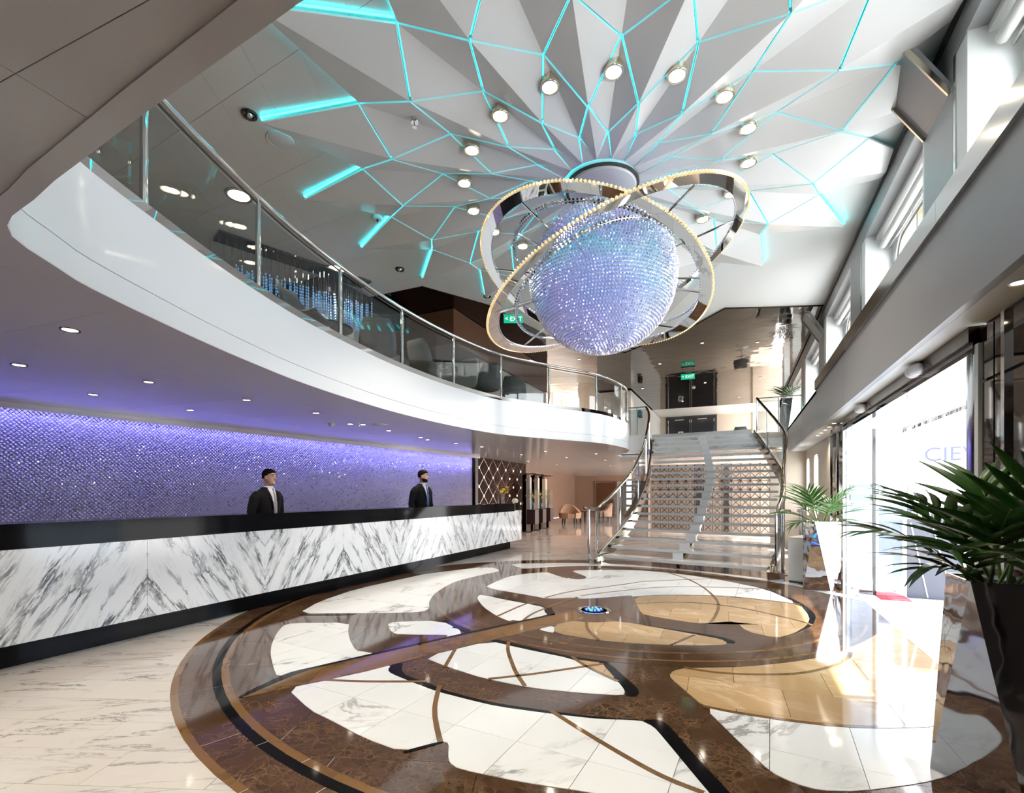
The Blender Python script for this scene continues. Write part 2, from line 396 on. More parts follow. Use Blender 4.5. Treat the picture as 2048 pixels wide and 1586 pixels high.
def catmull(P, k=6):
    P = [Vector(p) for p in P]; out = []
    for i in range(len(P) - 1):
        a = P[max(i - 1, 0)]; b = P[i]; c = P[i + 1]; d = P[min(i + 2, len(P) - 1)]
        for j in range(k):
            t = j / k
            out.append(.5 * ((2 * b) + (c - a) * t + (2 * a - 5 * b + 4 * c - d) * t * t + (3 * b - a - 3 * c + d) * t ** 3))
    return out + [P[-1]]
def text(name, body, size, mat, parent, loc, rot, extrude=.002):
    cu = bpy.data.curves.new(name, 'FONT'); cu.body = body; cu.size = size; cu.align_x = 'CENTER'; cu.align_y = 'CENTER'; cu.extrude = extrude
    tmp = bpy.data.objects.new(name, cu); COL.objects.link(tmp); dg = bpy.context.evaluated_depsgraph_get()
    me = bpy.data.meshes.new_from_object(tmp.evaluated_get(dg)); bpy.data.objects.remove(tmp)
    me.materials.clear(); me.materials.append(MT[mat]); o = bpy.data.objects.new(name, me); COL.objects.link(o); o.parent = parent; o.location = loc; o.rotation_euler = rot
    return o

# ------------------------------------------------------------------ baked plan data (metres)
WHITE_SLAB = [[(-3.082,2.504),(-3.265,2.618),(-3.565,2.83),(-3.788,3.018),(-4.035,3.268),(-4.226,3.503),(-4.223,3.608),(-3.693,3.875),(-3.459,3.61),(-3.211,3.382),(-2.976,3.203),(-2.902,3.217),(-2.796,3.217),(-2.924,2.897),(-3.072,2.65)],[(-4.493,3.921),(-4.755,4.468),(-4.914,5.286),(-4.818,6.403),(-4.787,6.773),(-4.394,7.673),(-4.092,7.9),(-3.925,7.763),(-3.788,7.585),(-3.874,7.151),(-3.93,6.767),(-3.956,6.364),(-3.835,5.827),(-3.683,5.388),(-3.495,5.027),(-3.31,4.773),(-3.28,4.631),(-3.339,4.525),(-3.898,4.225)],[(-3.29,4.0),(-3.307,4.091),(-2.868,4.35),(-2.419,4.078),(-2.488,3.856),(-2.515,3.932),(-2.549,3.934),(-2.955,3.755),(-3.055,3.78),(-3.158,3.863)],[(-3.316,6.151),(-3.375,6.543),(-3.403,7.117),(-3.301,7.469),(-3.0,7.834),(-2.772,7.611),(-2.555,7.411),(-2.31,7.374),(-2.201,7.475),(-2.268,7.701),(-2.651,8.117),(-2.581,8.242),(-1.828,8.625),(-1.513,8.711),(-0.884,8.6),(-0.315,8.308),(0.346,7.748),(0.675,6.858),(0.31,6.933),(-0.143,6.976),(-0.614,6.835),(-0.968,6.659),(-1.245,6.426),(-1.319,6.505),(-1.634,6.186),(-1.837,6.025),(-1.943,6.075),(-2.236,5.838),(-2.428,5.917)],[(-3.068,5.482),(-3.141,5.687),(-3.01,5.668),(-2.162,5.42),(-2.08,5.349),(-2.011,5.172),(-1.93,5.071),(-2.16,4.615),(-2.41,4.766),(-2.755,5.086)],[(-1.814,4.486),(-1.714,4.675),(-1.624,4.431),(-1.697,4.444)],[(-2.362,3.316),(-2.068,3.938),(-1.721,3.873),(-1.229,3.796),(-1.064,3.669),(-0.792,3.485),(-0.708,3.338),(-0.696,3.253),(-0.959,3.175),(-1.291,3.109),(-1.679,3.122),(-2.051,3.21)],[(-2.551,2.949),(-2.485,3.065),(-2.433,2.957),(-2.364,2.91),(-2.124,2.841),(-1.873,2.779),(-1.62,2.756),(-1.389,2.744),(-1.038,2.795),(-0.754,2.853),(-0.601,2.913),(-0.51,2.935),(-0.445,2.888),(-0.381,2.785),(-0.125,2.359),(-0.054,2.255),(-0.29,2.181),(-0.621,2.131),(-0.921,2.073),(-1.248,2.042),(-1.316,2.072),(-1.352,2.116),(-1.422,2.232),(-1.465,2.231),(-1.597,2.053),(-1.867,2.079),(-2.228,2.166),(-2.417,2.204),(-2.836,2.383),(-2.682,2.631)],[(-0.207,3.305),(-0.006,3.291),(0.382,3.325),(0.706,3.423),(1.107,3.641),(1.217,3.72),(1.012,3.093),(0.906,2.981),(0.769,2.853),(0.488,2.654),(0.333,2.59),(0.236,2.603),(0.14,2.659),(0.027,2.864)],[(-4.009,8.451),(-3.145,9.005),(-2.437,9.224),(-1.75,9.327),(-0.913,9.212),(0.729,8.556),(1.058,7.987),(1.536,7.571),(1.486,7.328),(1.031,7.785),(0.709,8.32),(-0.653,8.993),(-1.714,9.135),(-2.369,8.967),(-2.848,8.721),(-3.471,8.079),(-3.586,8.025)]]
TAN_SLAB = [[(-1.245,6.426),(-0.968,6.659),(-0.614,6.835),(-0.143,6.976),(0.31,6.933),(0.673,6.843),(0.703,6.183),(0.629,5.765),(0.476,5.386),(0.312,5.161),(0.067,5.277),(-0.041,5.673),(-0.252,5.464),(-0.39,5.378),(-0.958,5.516),(-1.051,5.724)],[(-1.714,4.675),(-1.613,4.937),(-1.456,4.944),(-1.32,4.995),(-1.175,5.12),(-1.04,5.117),(-0.378,4.959),(-0.151,4.898),(-0.099,4.822),(-0.105,4.738),(-0.334,4.6),(-0.772,4.442),(-1.156,4.377),(-1.624,4.431)],[(-1.223,3.796),(-0.982,3.818),(-0.792,3.485),(-1.064,3.669)],[(-0.468,3.764),(-0.455,3.865),(-0.378,3.966),(0.032,4.182),(0.395,4.475),(0.715,4.811),(1.134,5.551),(1.514,6.446),(1.547,5.511),(1.403,4.544),(1.217,3.72),(1.107,3.641),(0.706,3.423),(0.382,3.325),(-0.006,3.291),(-0.207,3.305),(-0.335,3.513),(-0.445,3.693)]]
BLACK_BAND = [[(-0.994,3.808),(-0.928,3.818),(-0.646,3.424),(-0.613,3.355),(-0.617,3.272),(-0.687,3.257),(-0.695,3.317),(-0.792,3.485)],[(-0.528,2.938),(-0.46,2.984),(-0.408,2.983),(-0.36,2.928),(-0.181,2.619),(-0.054,2.425),(0.023,2.291),(-0.054,2.255),(-0.125,2.359),(-0.381,2.785),(-0.445,2.886)],[(-3.009,2.144),(-3.038,2.251),(-3.068,2.493),(-3.066,2.621),(-2.832,3.151),(-2.594,3.67),(-1.883,5.168),(-1.839,5.114),(-2.56,3.621),(-2.797,3.112),(-2.973,2.721),(-2.986,2.597),(-2.988,2.467),(-2.976,2.155)],[(-2.485,3.065),(-2.431,3.14),(-2.34,3.001),(-2.226,2.919),(-2.013,2.879),(-1.853,2.821),(-1.593,2.789),(-1.409,2.783),(-1.049,2.825),(-0.759,2.872),(-0.529,2.944),(-0.51,2.935),(-0.601,2.911),(-0.753,2.85),(-1.037,2.793),(-1.389,2.744),(-1.62,2.756),(-1.873,2.779),(-2.124,2.841),(-2.364,2.91),(-2.433,2.957)],[(-2.068,3.938),(-2.028,4.006),(-1.626,3.918),(-1.265,3.843),(-0.992,3.858),(-0.928,3.818),(-0.994,3.808),(-1.229,3.796),(-1.718,3.867)],[(-2.864,4.352),(-2.827,4.392),(-2.613,4.275),(-2.37,4.148),(-2.415,4.071)],[(-2.94,5.677),(-2.182,5.462),(-2.095,5.389),(-2.049,5.467),(-1.944,5.269),(-1.849,5.109),(-1.922,5.05),(-2.011,5.172),(-2.077,5.342),(-2.16,5.415),(-2.912,5.622)],[(-4.493,3.921),(-3.898,4.225),(-3.923,4.126),(-4.408,3.887)],[(-1.597,2.053),(-1.467,2.234),(-1.451,2.224),(-1.566,2.047)],[(0.286,7.825),(0.539,7.41),(0.703,6.931),(0.763,6.536),(0.767,6.213),(0.695,5.844),(0.539,5.472),(0.331,5.175),(0.476,5.386),(0.629,5.765),(0.703,6.183),(0.673,6.843),(0.346,7.748)],[(-1.04,5.117),(-0.383,5.022),(-0.162,4.979),(-0.033,4.886),(-0.033,4.804),(-0.098,4.806),(-0.151,4.898),(-0.378,4.959)]]
BAR = [[(-2.976,2.155),(-2.988,2.467),(-2.986,2.597),(-2.973,2.721),(-2.797,3.112),(-2.56,3.621),(-1.849,5.109),(-1.718,5.388),(-1.538,5.11),(-1.613,4.937),(-2.233,3.637),(-2.565,2.855),(-2.836,2.383),(-2.967,2.148)]]
ARCS = [[(-1.912,2.88),(-1.773,2.624),(-1.688,2.491),(-1.591,2.365),(-1.467,2.217)],[(-1.9,3.985),(-1.801,3.766),(-1.644,3.508),(-1.511,3.309),(-1.357,3.114)],[(-2.236,3.617),(-2.074,3.2)],[(-1.651,3.124),(-1.392,3.354),(-0.975,3.789)],[(-1.256,3.847),(-1.069,3.67),(-0.787,3.477)],[(-1.059,2.831),(-0.806,2.667),(-0.53,2.501),(-0.328,2.397),(-0.143,2.343)],[(-2.714,2.606),(-2.432,2.707),(-2.034,2.893)],[(-1.075,8.624),(-0.731,8.113),(-0.463,7.486),(-0.278,6.788),(-0.223,6.322),(-0.232,5.866),(-0.269,5.456)],[(-2.281,5.884),(-2.095,6.415),(-1.54,7.267),(-1.258,7.673),(-0.357,8.353)],[(-1.894,6.167),(-1.708,6.466),(-1.166,7.116),(-0.671,7.459),(0.245,7.736)],[(-1.134,6.041),(-0.794,6.291),(-0.35,6.408),(0.079,6.304),(0.585,5.944),(0.681,5.795)],[(-2.41,4.773),(-2.374,5.372),(-2.31,5.613)],[(-2.083,4.74),(-2.101,5.031),(-2.049,5.416),(-1.908,6.092)],[(-1.451,4.947),(-1.359,4.685),(-1.17,4.387)],[(-0.546,4.516),(-0.385,4.929)],[(-0.378,3.966),(-0.119,3.972),(0.179,4.078),(0.429,4.228),(0.654,4.489),(0.805,4.763),(0.857,4.948)],[(-0.207,3.305),(-0.006,3.291),(0.382,3.325),(0.706,3.423),(1.107,3.641)],[(-1.245,6.426),(-0.968,6.659),(-0.614,6.835),(-0.143,6.976),(0.31,6.933),(0.673,6.843)]]
BAL_TOP = [(-3.153, 1.364), (-3.282, 1.624), (-3.358, 1.799), (-3.538, 2.225), (-3.74, 2.776), (-3.953, 3.474), (-4.124, 4.338), (-4.248, 5.42), (-4.241, 6.692), (-4.03, 8.083), (-3.463, 9.213), (-2.754, 10.425), (-2.50, 11.759), (-2.53, 12.5)]
CORNER_ = None
BAL_BOT = [(-2.797, 1.21), (-2.953, 1.461), (-3.07, 1.645), (-3.375, 2.122), (-3.751, 2.784), (-4.2, 3.691), (-4.652, 4.894), (-5.02, 6.405), (-5.10, 8.18), (-4.95, 10.05), (-4.35, 11.6), (-3.38, 12.7), (-2.76, 12.85), (-2.50, 12.3)]
CORNER = [(1.15, .729), (-.829, .729), (-1.422, .762), (-2.243, .826), (-2.421, .837), (-2.481, .844), (-2.515, .854), (-2.571, .88), (-2.628, .916), (-2.675, .968), (-2.741, 1.079)]
SOF = 2.47; DECK = 3.0; FTOP = 3.1; CEIL = 5.0
MC = (-1.30, 5.67); MR = 4.28                            # floor medallion
PC = (-1.31, 6.50); PR = 2.66                            # planet disc in it
SC = (-1.45, 5.50)                                       # star ceiling and globe axis

# ------------------------------------------------------------------ floor
floor = struct_root('floor')
MB().box(-9.4, -2.2, -.12, 1.44, 31, -.008).build('subfloor', 'joint', floor)
LIM = rect(-9.3, -3, 1.43, 31)
def lay(polys, win_iter, name, mat, z0, z1, parent=floor, keep=300, order=None, minarea=.0006):
    pieces = []
    for P in polys:
        xs = [p[0] for p in P]; ys = [p[1] for p in P]
        for w in win_iter(min(xs), min(ys), max(xs), max(ys)):
            q = clip(clip(P, w), LIM)
            if q and area(q) > minarea: pieces.append(q)
    key = order or (lambda q: -area(q) / (.5 + (q[0][0] ** 2 + q[0][1] ** 2)))
    pieces.sort(key=key)
    for q in pieces[:keep]: MB().prism(q, z0, z1).build(name, mat, parent)
    if len(pieces) > keep:
        m = MB()
        for q in pieces[keep:]: m.prism(q, z0, z1)
        m.build(name + '_field', mat, parent)['kind'] = 'stuff'
def grid(w, h, gap=.003, ang=0., stagger=.5, off=(0, 0)):
    ca, sa = math.cos(R(ang)), math.sin(R(ang))
    def it(x0, y0, x1, y1):
        cs = [(x * ca + y * sa, -x * sa + y * ca) for x in (x0, x1) for y in (y0, y1)]
        u0 = min(c[0] for c in cs); u1 = max(c[0] for c in cs); v0 = min(c[1] for c in cs); v1 = max(c[1] for c in cs)
        for j in range(math.floor((v0 - off[1]) / h) - 1, math.ceil((v1 - off[1]) / h) + 1):
            for i in range(math.floor((u0 - off[0]) / w) - 1, math.ceil((u1 - off[0]) / w) + 1):
                a = off[0] + (i + stagger * (j % 2)) * w; b = off[1] + j * h
                q = rect(a + gap / 2, b + gap / 2, a + w - gap / 2, b + h - gap / 2)
                yield [(x * ca - y * sa, x * sa + y * ca) for x, y in q]
    return it
cream = []
for q in grid(.61, .305, .003, 22, .5)(-9.3, -2.2, 1.6, 31):
    cq = clip(q, rect(-9.3, -2.2, 1.43, 30.5))
    if not cq: continue
    if all((x - MC[0]) ** 2 + (y - MC[1]) ** 2 < (MR - .06) ** 2 for x, y in cq): continue
    cream.append(cq)
def vis(q):
    x = sum(p[0] for p in q) / len(q); y = sum(p[1] for p in q) / len(q)
    xc = x * math.cos(PSI) + y * math.sin(PSI); zc = -x * math.sin(PSI) + y * math.cos(PSI)
    bad = zc < 1.9 or abs(xc) > zc * 1.12 or (x < -5.2 and y < 11.3)
    return (1e6 if bad else 0) + zc
cream.sort(key=vis)
for q in cream[:290]: MB().prism(q, -.008, 0).build('marble_tile', 'cream', floor)
m = MB()
for q in cream[290:]: m.prism(q, -.008, 0)
m.build('marble_tile_field', 'cream', floor)['kind'] = 'stuff'
# medallion: rings cut in segments, then the brown ground, then the inlays
def ring(c, r0, r1, n, name, mat, z1, a0=0., a1=360., parent=floor, gap=.08):
    st = (a1 - a0) / n
    for i in range(n):
        b0 = a0 + st * i + gap / 2; b1 = a0 + st * (i + 1) - gap / 2; k = max(2, int(st / 3))
        P = circ(c, r1, k, b0, b1) + circ(c, r0, k, b0, b1)[::-1]
        P = clip(P, LIM)
        if P: MB().prism(P, -.006, z1).build(name, mat, parent)
ring(MC, 4.235, 4.28, 18, 'bronze_band', 'gold', .0012)
ring(MC, 4.035, 4.235, 30, 'brown_ring', 'brown', .0012)
ring(MC, 3.975, 4.035, 24, 'black_ring', 'black', .0012)
ring(MC, 3.925, 3.975, 18, 'bronze_band', 'gold', .0012)
lay([circ(MC, 3.925, 120)], grid(.75, .6, .003, 20, .5), 'brown_slab', 'brown', -.006, .0012)
lay([circ(PC, PR, 120)], grid(.8, .62, .003, -12, .5), 'brown_slab', 'brown', -.002, .0024)
ring(PC, 2.32, 2.355, 14, 'bronze_band', 'gold', .0032, 200, 345)
ring(PC, 2.52, 2.55, 14, 'bronze_band', 'gold', .0032, 195, 350)
lay([smooth_poly(p) for p in TAN_SLAB], grid(.60, .45, .003, 2, .5, (.1, .2)), 'tan_tile', 'tan', -.001, .0040, minarea=.002)
lay([smooth_poly(p) for p in WHITE_SLAB], grid(.405, .56, .003, -3, .0, (-.005, .1)), 'white_tile', 'white_stone', -.001, .0040, minarea=.002)
lay([smooth_poly(p) for p in BLACK_BAND], grid(1.1, .9, .002, 20, .5), 'black_inlay', 'black', -.001, .0048)
lay([p for p in BAR], grid(1.4, 5, .003, 26, 0), 'bronze_bar', 'gold', -.001, .0054)
for P in ARCS:
    C = catmull([(x, y, 0) for x, y in P], 6) if len(P) > 2 else [Vector((x, y, 0)) for x, y in P]
    w = .016; Lf = []; Rt = []
    for i, p in enumerate(C):
        t = (C[min(i + 1, len(C) - 1)] - C[max(i - 1, 0)]).normalized(); s_ = Vector((-t.y, t.x, 0)) * w
        Lf.append(p + s_); Rt.append(p - s_)
    mb = MB(); n = len(C)
    vs = [(p.x, p.y, 0) for p in Lf] + [(p.x, p.y, 0) for p in Rt] + [(p.x, p.y, .0062) for p in Lf] + [(p.x, p.y, .0062) for p in Rt]
    fs = []
    for i in range(n - 1):
        fs += [(2 * n + i, 3 * n + i, 3 * n + i + 1, 2 * n + i + 1), (i, 2 * n + i, 2 * n + i + 1, i + 1), (n + i, n + i + 1, 3 * n + i + 1, 3 * n + i)]
    mb.add(vs, fs).build('bronze_arc', 'gold', floor)

# ------------------------------------------------------------------ lower ceiling (soffit) with its panels, lip and fascia
bot = [(1.15, .792), (-.901, .792), (-1.546, .828), (-2.2, .872)] + [(p.x, p.y) for p in catmull([(-2.438, .898, 0), (-2.632, .910, 0), (-2.735, .930, 0), (-2.82, .965, 0), (-2.90, 1.03, 0), (-2.985, 1.14, 0), (-3.06, 1.24, 0)] + [(x, y, 0) for x, y in BAL_TOP], 5)]
def resample(P, st):
    out = [P[0]]; acc = 0.
    for a, b in zip(P, P[1:]):
        d = math.hypot(b[0] - a[0], b[1] - a[1]); t = st - acc
        while t <= d:
            out.append((a[0] + (b[0] - a[0]) * t / d, a[1] + (b[1] - a[1]) * t / d)); t += st
        acc = (acc + d) % st if d >= st - acc else acc + d
    return out + [P[-1]]
bot = bot[:3] + resample(bot[3:], .11)
endp = [(-2.75, 13.2), (-3.2, 13.9), (-3.2, 14.62), (-2.45, 14.62), (1.15, 14.62)]
region = bot + endp + [(1.15, 30.5), (-9.4, 30.5), (-9.4, -2.2), (1.15, -2.2)]
soff = struct_root('ceiling_lower')
def offs(P, d):
    out = []
    for i in range(len(P)):
        a = Vector(P[max(i - 1, 0)]); b = Vector(P[min(i + 1, len(P) - 1)]); t = (b - a).normalized(); out.append((P[i][0] + t.y * d, P[i][1] - t.x * d))
    return out
region2 = offs(bot, -.05) + [(-2.78, 13.2), (-3.24, 13.9), (-3.24, 14.66), (-2.45, 14.66), (1.15, 14.66)] + region[-4:]
pieces = []
for q in grid(1.5, 1.15, .0025, 4, .0, (-.2, -.42))(-9.4, -2.2, 1.15, 30.5):
    c = clip(region2, q)
    if c and area(c) > .002: pieces.append(c)
pieces.sort(key=lambda q: q[0][0] ** 2 + q[0][1] ** 2)
for c in pieces[:280]: MB().prism(c, SOF, SOF + .05).build('ceiling_panel', 'soffit', soff)
# lip along the void edge
def offs(P, d):
    out = []
    for i in range(len(P)):
        a = Vector(P[max(i - 1, 0)]); b = Vector(P[min(i + 1, len(P) - 1)]); t = (b - a).normalized(); out.append((P[i][0] + t.y * d, P[i][1] - t.x * d))
    return out
inner = offs(bot, -.07)
back = offs(bot, -.12)
MB().prism(back + endp + [(1.15, 30.5), (-9.4, 30.5), (-9.4, -2.2), (1.15, -2.2)], SOF + .045, SOF + .07).build('ceiling_backing', 'panel_beige', soff)
m = MB(); n = len(bot)
vs = [(x, y, SOF - .006) for x, y in bot] + [(x, y, SOF - .006) for x, y in inner] + [(x, y, SOF + .001) for x, y in bot] + [(x, y, SOF + .001) for x, y in inner]
fs = []
for i in range(n - 1): fs += [(i, i + 1, n + i + 1, n + i), (i + 1, i, 2 * n + i, 2 * n + i + 1), (n + i, n + i + 1, 3 * n + i + 1, 3 * n + i)]
struct('trim_1', m.add(vs, fs), 'soffit')
# fascia
top = bot
lo = bot + endp[:-1]; hi = lo
def outw(P):
    r = []
    for i in range(len(P)):
        a = Vector(P[max(i - 1, 0)]); b = Vector(P[min(i + 1, len(P) - 1)]); t = (b - a).normalized(); r.append((-t.y, t.x, 0))
    return r
ow = [Vector((-x, -y, 0)) for x, y, z in outw(hi)]
GROOVE = .24
def lerp2(a, b, t): return [(p[0] + (q[0] - p[0]) * t, p[1] + (q[1] - p[1]) * t) for p, q in zip(a, b)]
g0 = lerp2(lo, hi, GROOVE); zg = SOF + (FTOP - SOF) * GROOVE
fb = struct_root('wall_balcony')
MB().ribbon([(x, y, SOF) for x, y in lo], [(x, y, zg - .004) for x, y in g0], .06, [-o for o in ow]).build('lower_fascia', 'fascia', fb, 35)
MB().ribbon([(x, y, zg) for x, y in g0], [(x, y, FTOP) for x, y in hi], .06, [-o for o in ow]).build('upper_fascia', 'fascia', fb, 35)
# upper floor slab
slab = []
lm = lerp2(lo, hi, .36)
for p, q, o in zip(hi, lm, ow):
    w = p if (Vector(p) - Vector(q)).dot(Vector((o.x, o.y))) < 0 else q
    slab.append((w[0] - o.x * .07, w[1] - o.y * .07))
hireg = slab + [(1.15, 14.62), (1.15, 30), (-9.4, 30), (-9.4, -2.2), (1.15, -2.2)]
fu = struct('floor_upper', MB().prism(hireg, DECK - .35, DECK), 'panel_beige')
MB().box(-2.45, 14.6, 2.6, 1.15, 14.66, 2.84).build('landing_edge', 'white', fu)
# ------------------------------------------------------------------ main ceiling
ce = struct_root('ceiling')
zig = [(1.47, 11.08), (.55, 10.74), (-.25, 10.42), (-.86, 11.16), (-2.66, 12.57), (-4.0, 10.4), (-4.36, 8.30), (-5.03, 7.04), (-7.6, 7.0)]
main = [(1.5, -2.2)] + zig + [(-7.6, -2.2)]
A_ = Vector((-.56, .04)); B_ = Vector((-.52, .97)); O_ = Vector((-3.818, 2.906))
pc = []
for i in range(-12, 14):
    for j in range(-8, 10):
        p = O_ + A_ * i + B_ * j; g = .996
        w = [p, p + A_ * g, p + A_ * g + B_ * g, p + B_ * g]; w = [(v.x, v.y) for v in w]
        if sum(w[k][0] * w[(k + 1) % 4][1] - w[(k + 1) % 4][0] * w[k][1] for k in range(4)) < 0: w = w[::-1]
        c = clip(main, w)
        if c and area(c) > .002: pc.append(c)
pc = [c for c in pc if not all(math.hypot(x - SC[0], y - SC[1]) < 2.35 for x, y in c)]
for c in pc[:300]: MB().prism(c, CEIL, CEIL + .04).build('ceiling_panel', 'ceil', ce)
MB().box(-7.6, -2.2, CEIL + .02, 1.5, 26, CEIL + .14).build('ceiling_backing', 'white', ce)
brz = [(1.5, 11.08)] + zig[1:] + [(-7.6, 21.5), (1.5, 21.7)]
cb = struct_root('ceiling_bronze')
bp = []
for q in grid(1.6, .8, .004, 45, .0)(-7.6, 7, 1.5, 21.7):
    c = clip(brz, q)
    if c and area(c) > .003: bp.append(c)
bp.sort(key=lambda q: q[0][1])
for c in bp[:250]: MB().prism(c, CEIL - .012, CEIL + .03).build('mirror_panel', 'bronze', cb)
struct('ceiling_back', MB().box(-7.6, 21.5, CEIL - .01, 1.5, 26, CEIL + .03), 'white')

# ------------------------------------------------------------------ star relief: 18-fold lattice of folded panels with LED joints
star = thing('star_ceiling_relief', 'folded white star relief with cyan glowing joints on the ceiling around the globe', 'ceiling relief', (SC[0], SC[1], 0))
NS = 18; STEP = 360 / NS; A0 = -90.; B0 = -100.
RB = [.43, 1.28, 2.33, 3.58]; RA = [.82, 1.80, 2.68]
ZT = CEIL - .07
HB = [-.02, -.10, -.13, .0]; HA = [-.015, .01, .015]      # node heights below the ceiling plane
def nd(r, a, z=0.): return Vector((r * math.cos(R(a)), r * math.sin(R(a)), z))
def cut(poly):                                           # keep inside the right wall
    out = []
    lim = 1.46 - SC[0]
    for j in range(len(poly)):
        p = poly[j - 1]; q = poly[j]
        if (p.x <= lim) != (q.x <= lim): out.append(p.lerp(q, (lim - p.x) / (q.x - p.x)))
        if q.x <= lim: out.append(q)
    return out
def folded(i_, l_, o_, r_, drop):
    g = .0085; cen = (i_ + l_ + o_ + r_) / 4; cen.z = 0
    def sh(p):
        d = Vector((p.x, p.y, 0)) - cen; q = cen + d * (1 - g / max(.1, d.length) * 1.6); q.z = p.z; return q
    P = [sh(i_), sh(l_), sh(o_), sh(r_)]
    for k in range(4): P[k] = Vector((P[k].x, P[k].y, ZT + P[k].z))
    m = MB()
    for tri in ([P[0], P[2], P[1]], [P[0], P[3], P[2]]):
        c = cut(tri)
        if len(c) > 2:
            n = len(c); tp = [Vector((v.x, v.y, v.z + .018)) for v in c]
            m.add(c + tp, [tuple(range(n))[::-1], tuple(range(n, 2 * n))] + [(k, (k + 1) % n, (k + 1) % n + n, k + n) for k in range(n)])
    return m
def led(a, b, tip=False):
    c = cut([a, a.lerp(b, .5), b]) if (a.x > 2.9 or b.x > 2.9) else [a, b]
    if len(c) < 2: return
    a, b = c[0], c[-1]
    if (b - a).length < .05: return
    d = (b - a).normalized() * .02
    hgt = .045 if tip else .032
    MB().beam((a.x + d.x, a.y + d.y, ZT + a.z + hgt), (b.x - d.x, b.y - d.y, ZT + b.z + hgt), .013 if tip else .011, .010).build('led_strip', 'led_bright' if tip else 'led', star)
for k in range(NS):
    a = A0 + k * STEP; b = B0 + k * STEP
    Bn = lambda i, s=0: nd(RB[i], b + s * STEP, HB[i])
    An = lambda i, s=0: nd(RA[i], a + s * STEP, HA[i])
    for m in (folded(Bn(0), An(0, -1), Bn(1), An(0), .045), folded(An(0), Bn(1), An(1), Bn(1, 1), .055),
              folded(Bn(1), An(1, -1), Bn(2), An(1), .085), folded(An(1), Bn(2), An(2), Bn(2, 1), .07), folded(Bn(2), An(2, -1), Bn(3), An(2), .075)):
        if m.v: m.build('star_panel', 'facet', star)
    m = MB(); t = [Bn(0) * 1.02, Bn(0, 1) * 1.02, An(0) * .97]; t = [Vector((p.x, p.y, ZT - .01)) for p in t]
    m.add(t + [Vector((p.x, p.y, ZT + .02)) for p in t], [(2, 1, 0), (3, 4, 5), (0, 1, 4, 3), (1, 2, 5, 4), (2, 0, 3, 5)]).build('star_panel', 'facet', star)
    for p, q in ((Bn(0), An(0)), (Bn(0, 1), An(0)), (An(0), Bn(1)), (An(0), Bn(1, 1)), (Bn(1), An(1)), (Bn(1, 1), An(1)), (An(1), Bn(2)), (An(1), Bn(2, 1)), (Bn(2), An(2)), (Bn(2, 1), An(2)), (An(2), Bn(3)), (An(2), Bn(3, 1))):
        led(p, q, q.length > 3.5)

# ------------------------------------------------------------------ right side: beam, ledge, pilasters, windows
wr = struct_root('wall_right')
for i, (a, b) in enumerate([(-2.2, 2.6), (2.6, 7.05), (7.05, 11.4), (11.4, 14.6)]):
    MB().box(1.15, a + .002, 2.42, 1.2, b - .002, 3.05).build('beam_panel', 'grey', wr)
    MB().box(1.201, a + .002, 2.42, 1.8, b - .002, 2.46).build('beam_soffit', 'panel_white', wr)
MB().box(1.2, -2.2, 2.46, 1.62, 14.6, 3.02).build('beam_core', 'panel_white', wr)
for a, b in [(-2.2, 3.9), (3.9, 6.85), (6.85, 9.3)]:
    MB().box(1.12, a, 3.05, 1.62, b - .002, 3.20).build('ledge', 'ledge' if b < 6.9 else 'ledge_dark', wr)
MB().box(1.15, 9.3, 3.0, 1.62, 14.6, 3.06).build('ledge', 'ledge_dark', wr)
MB().box(1.5, -2.2, 4.72, 1.62, 22, CEIL + .1).build('wall_head', 'grey', wr)
MB().box(1.47, -2.2, 4.93, 1.5, 21.6, 4.965).build('dark_trim', 'joint', wr)  # solid dark trim strip where the wall meets the ceiling
MB().box(1.62, -2.2, 2.46, 1.94, 22, 3.02).build('window_sill', 'panel_white', wr)
def rrect(y0, z0, y1, z1, r, k=6):
    P = []
    for cy_, cz_, a in ((y1 - r, z1 - r, 0), (y0 + r, z1 - r, 90), (y0 + r, z0 + r, 180), (y1 - r, z0 + r, 270)):
        P += [(cy_ + r * math.cos(R(a + 90 * i / k)), cz_ + r * math.sin(R(a + 90 * i / k))) for i in range(k + 1)]
    return P
def frame_ring(o, i, x0, x1):
    n = len(o); vs = [(x0, y, z) for y, z in o] + [(x0, y, z) for y, z in i] + [(x1, y, z) for y, z in o] + [(x1, y, z) for y, z in i]; fs = []
    for k in range(n):
        j = (k + 1) % n
        fs += [(k, j, n + j, n + k), (2 * n + j, 2 * n + k, 3 * n + k, 3 * n + j), (n + k, n + j, 3 * n + j, 3 * n + k), (j, k, 2 * n + k, 2 * n + j)]
    return MB().add(vs, fs)
wi = 0
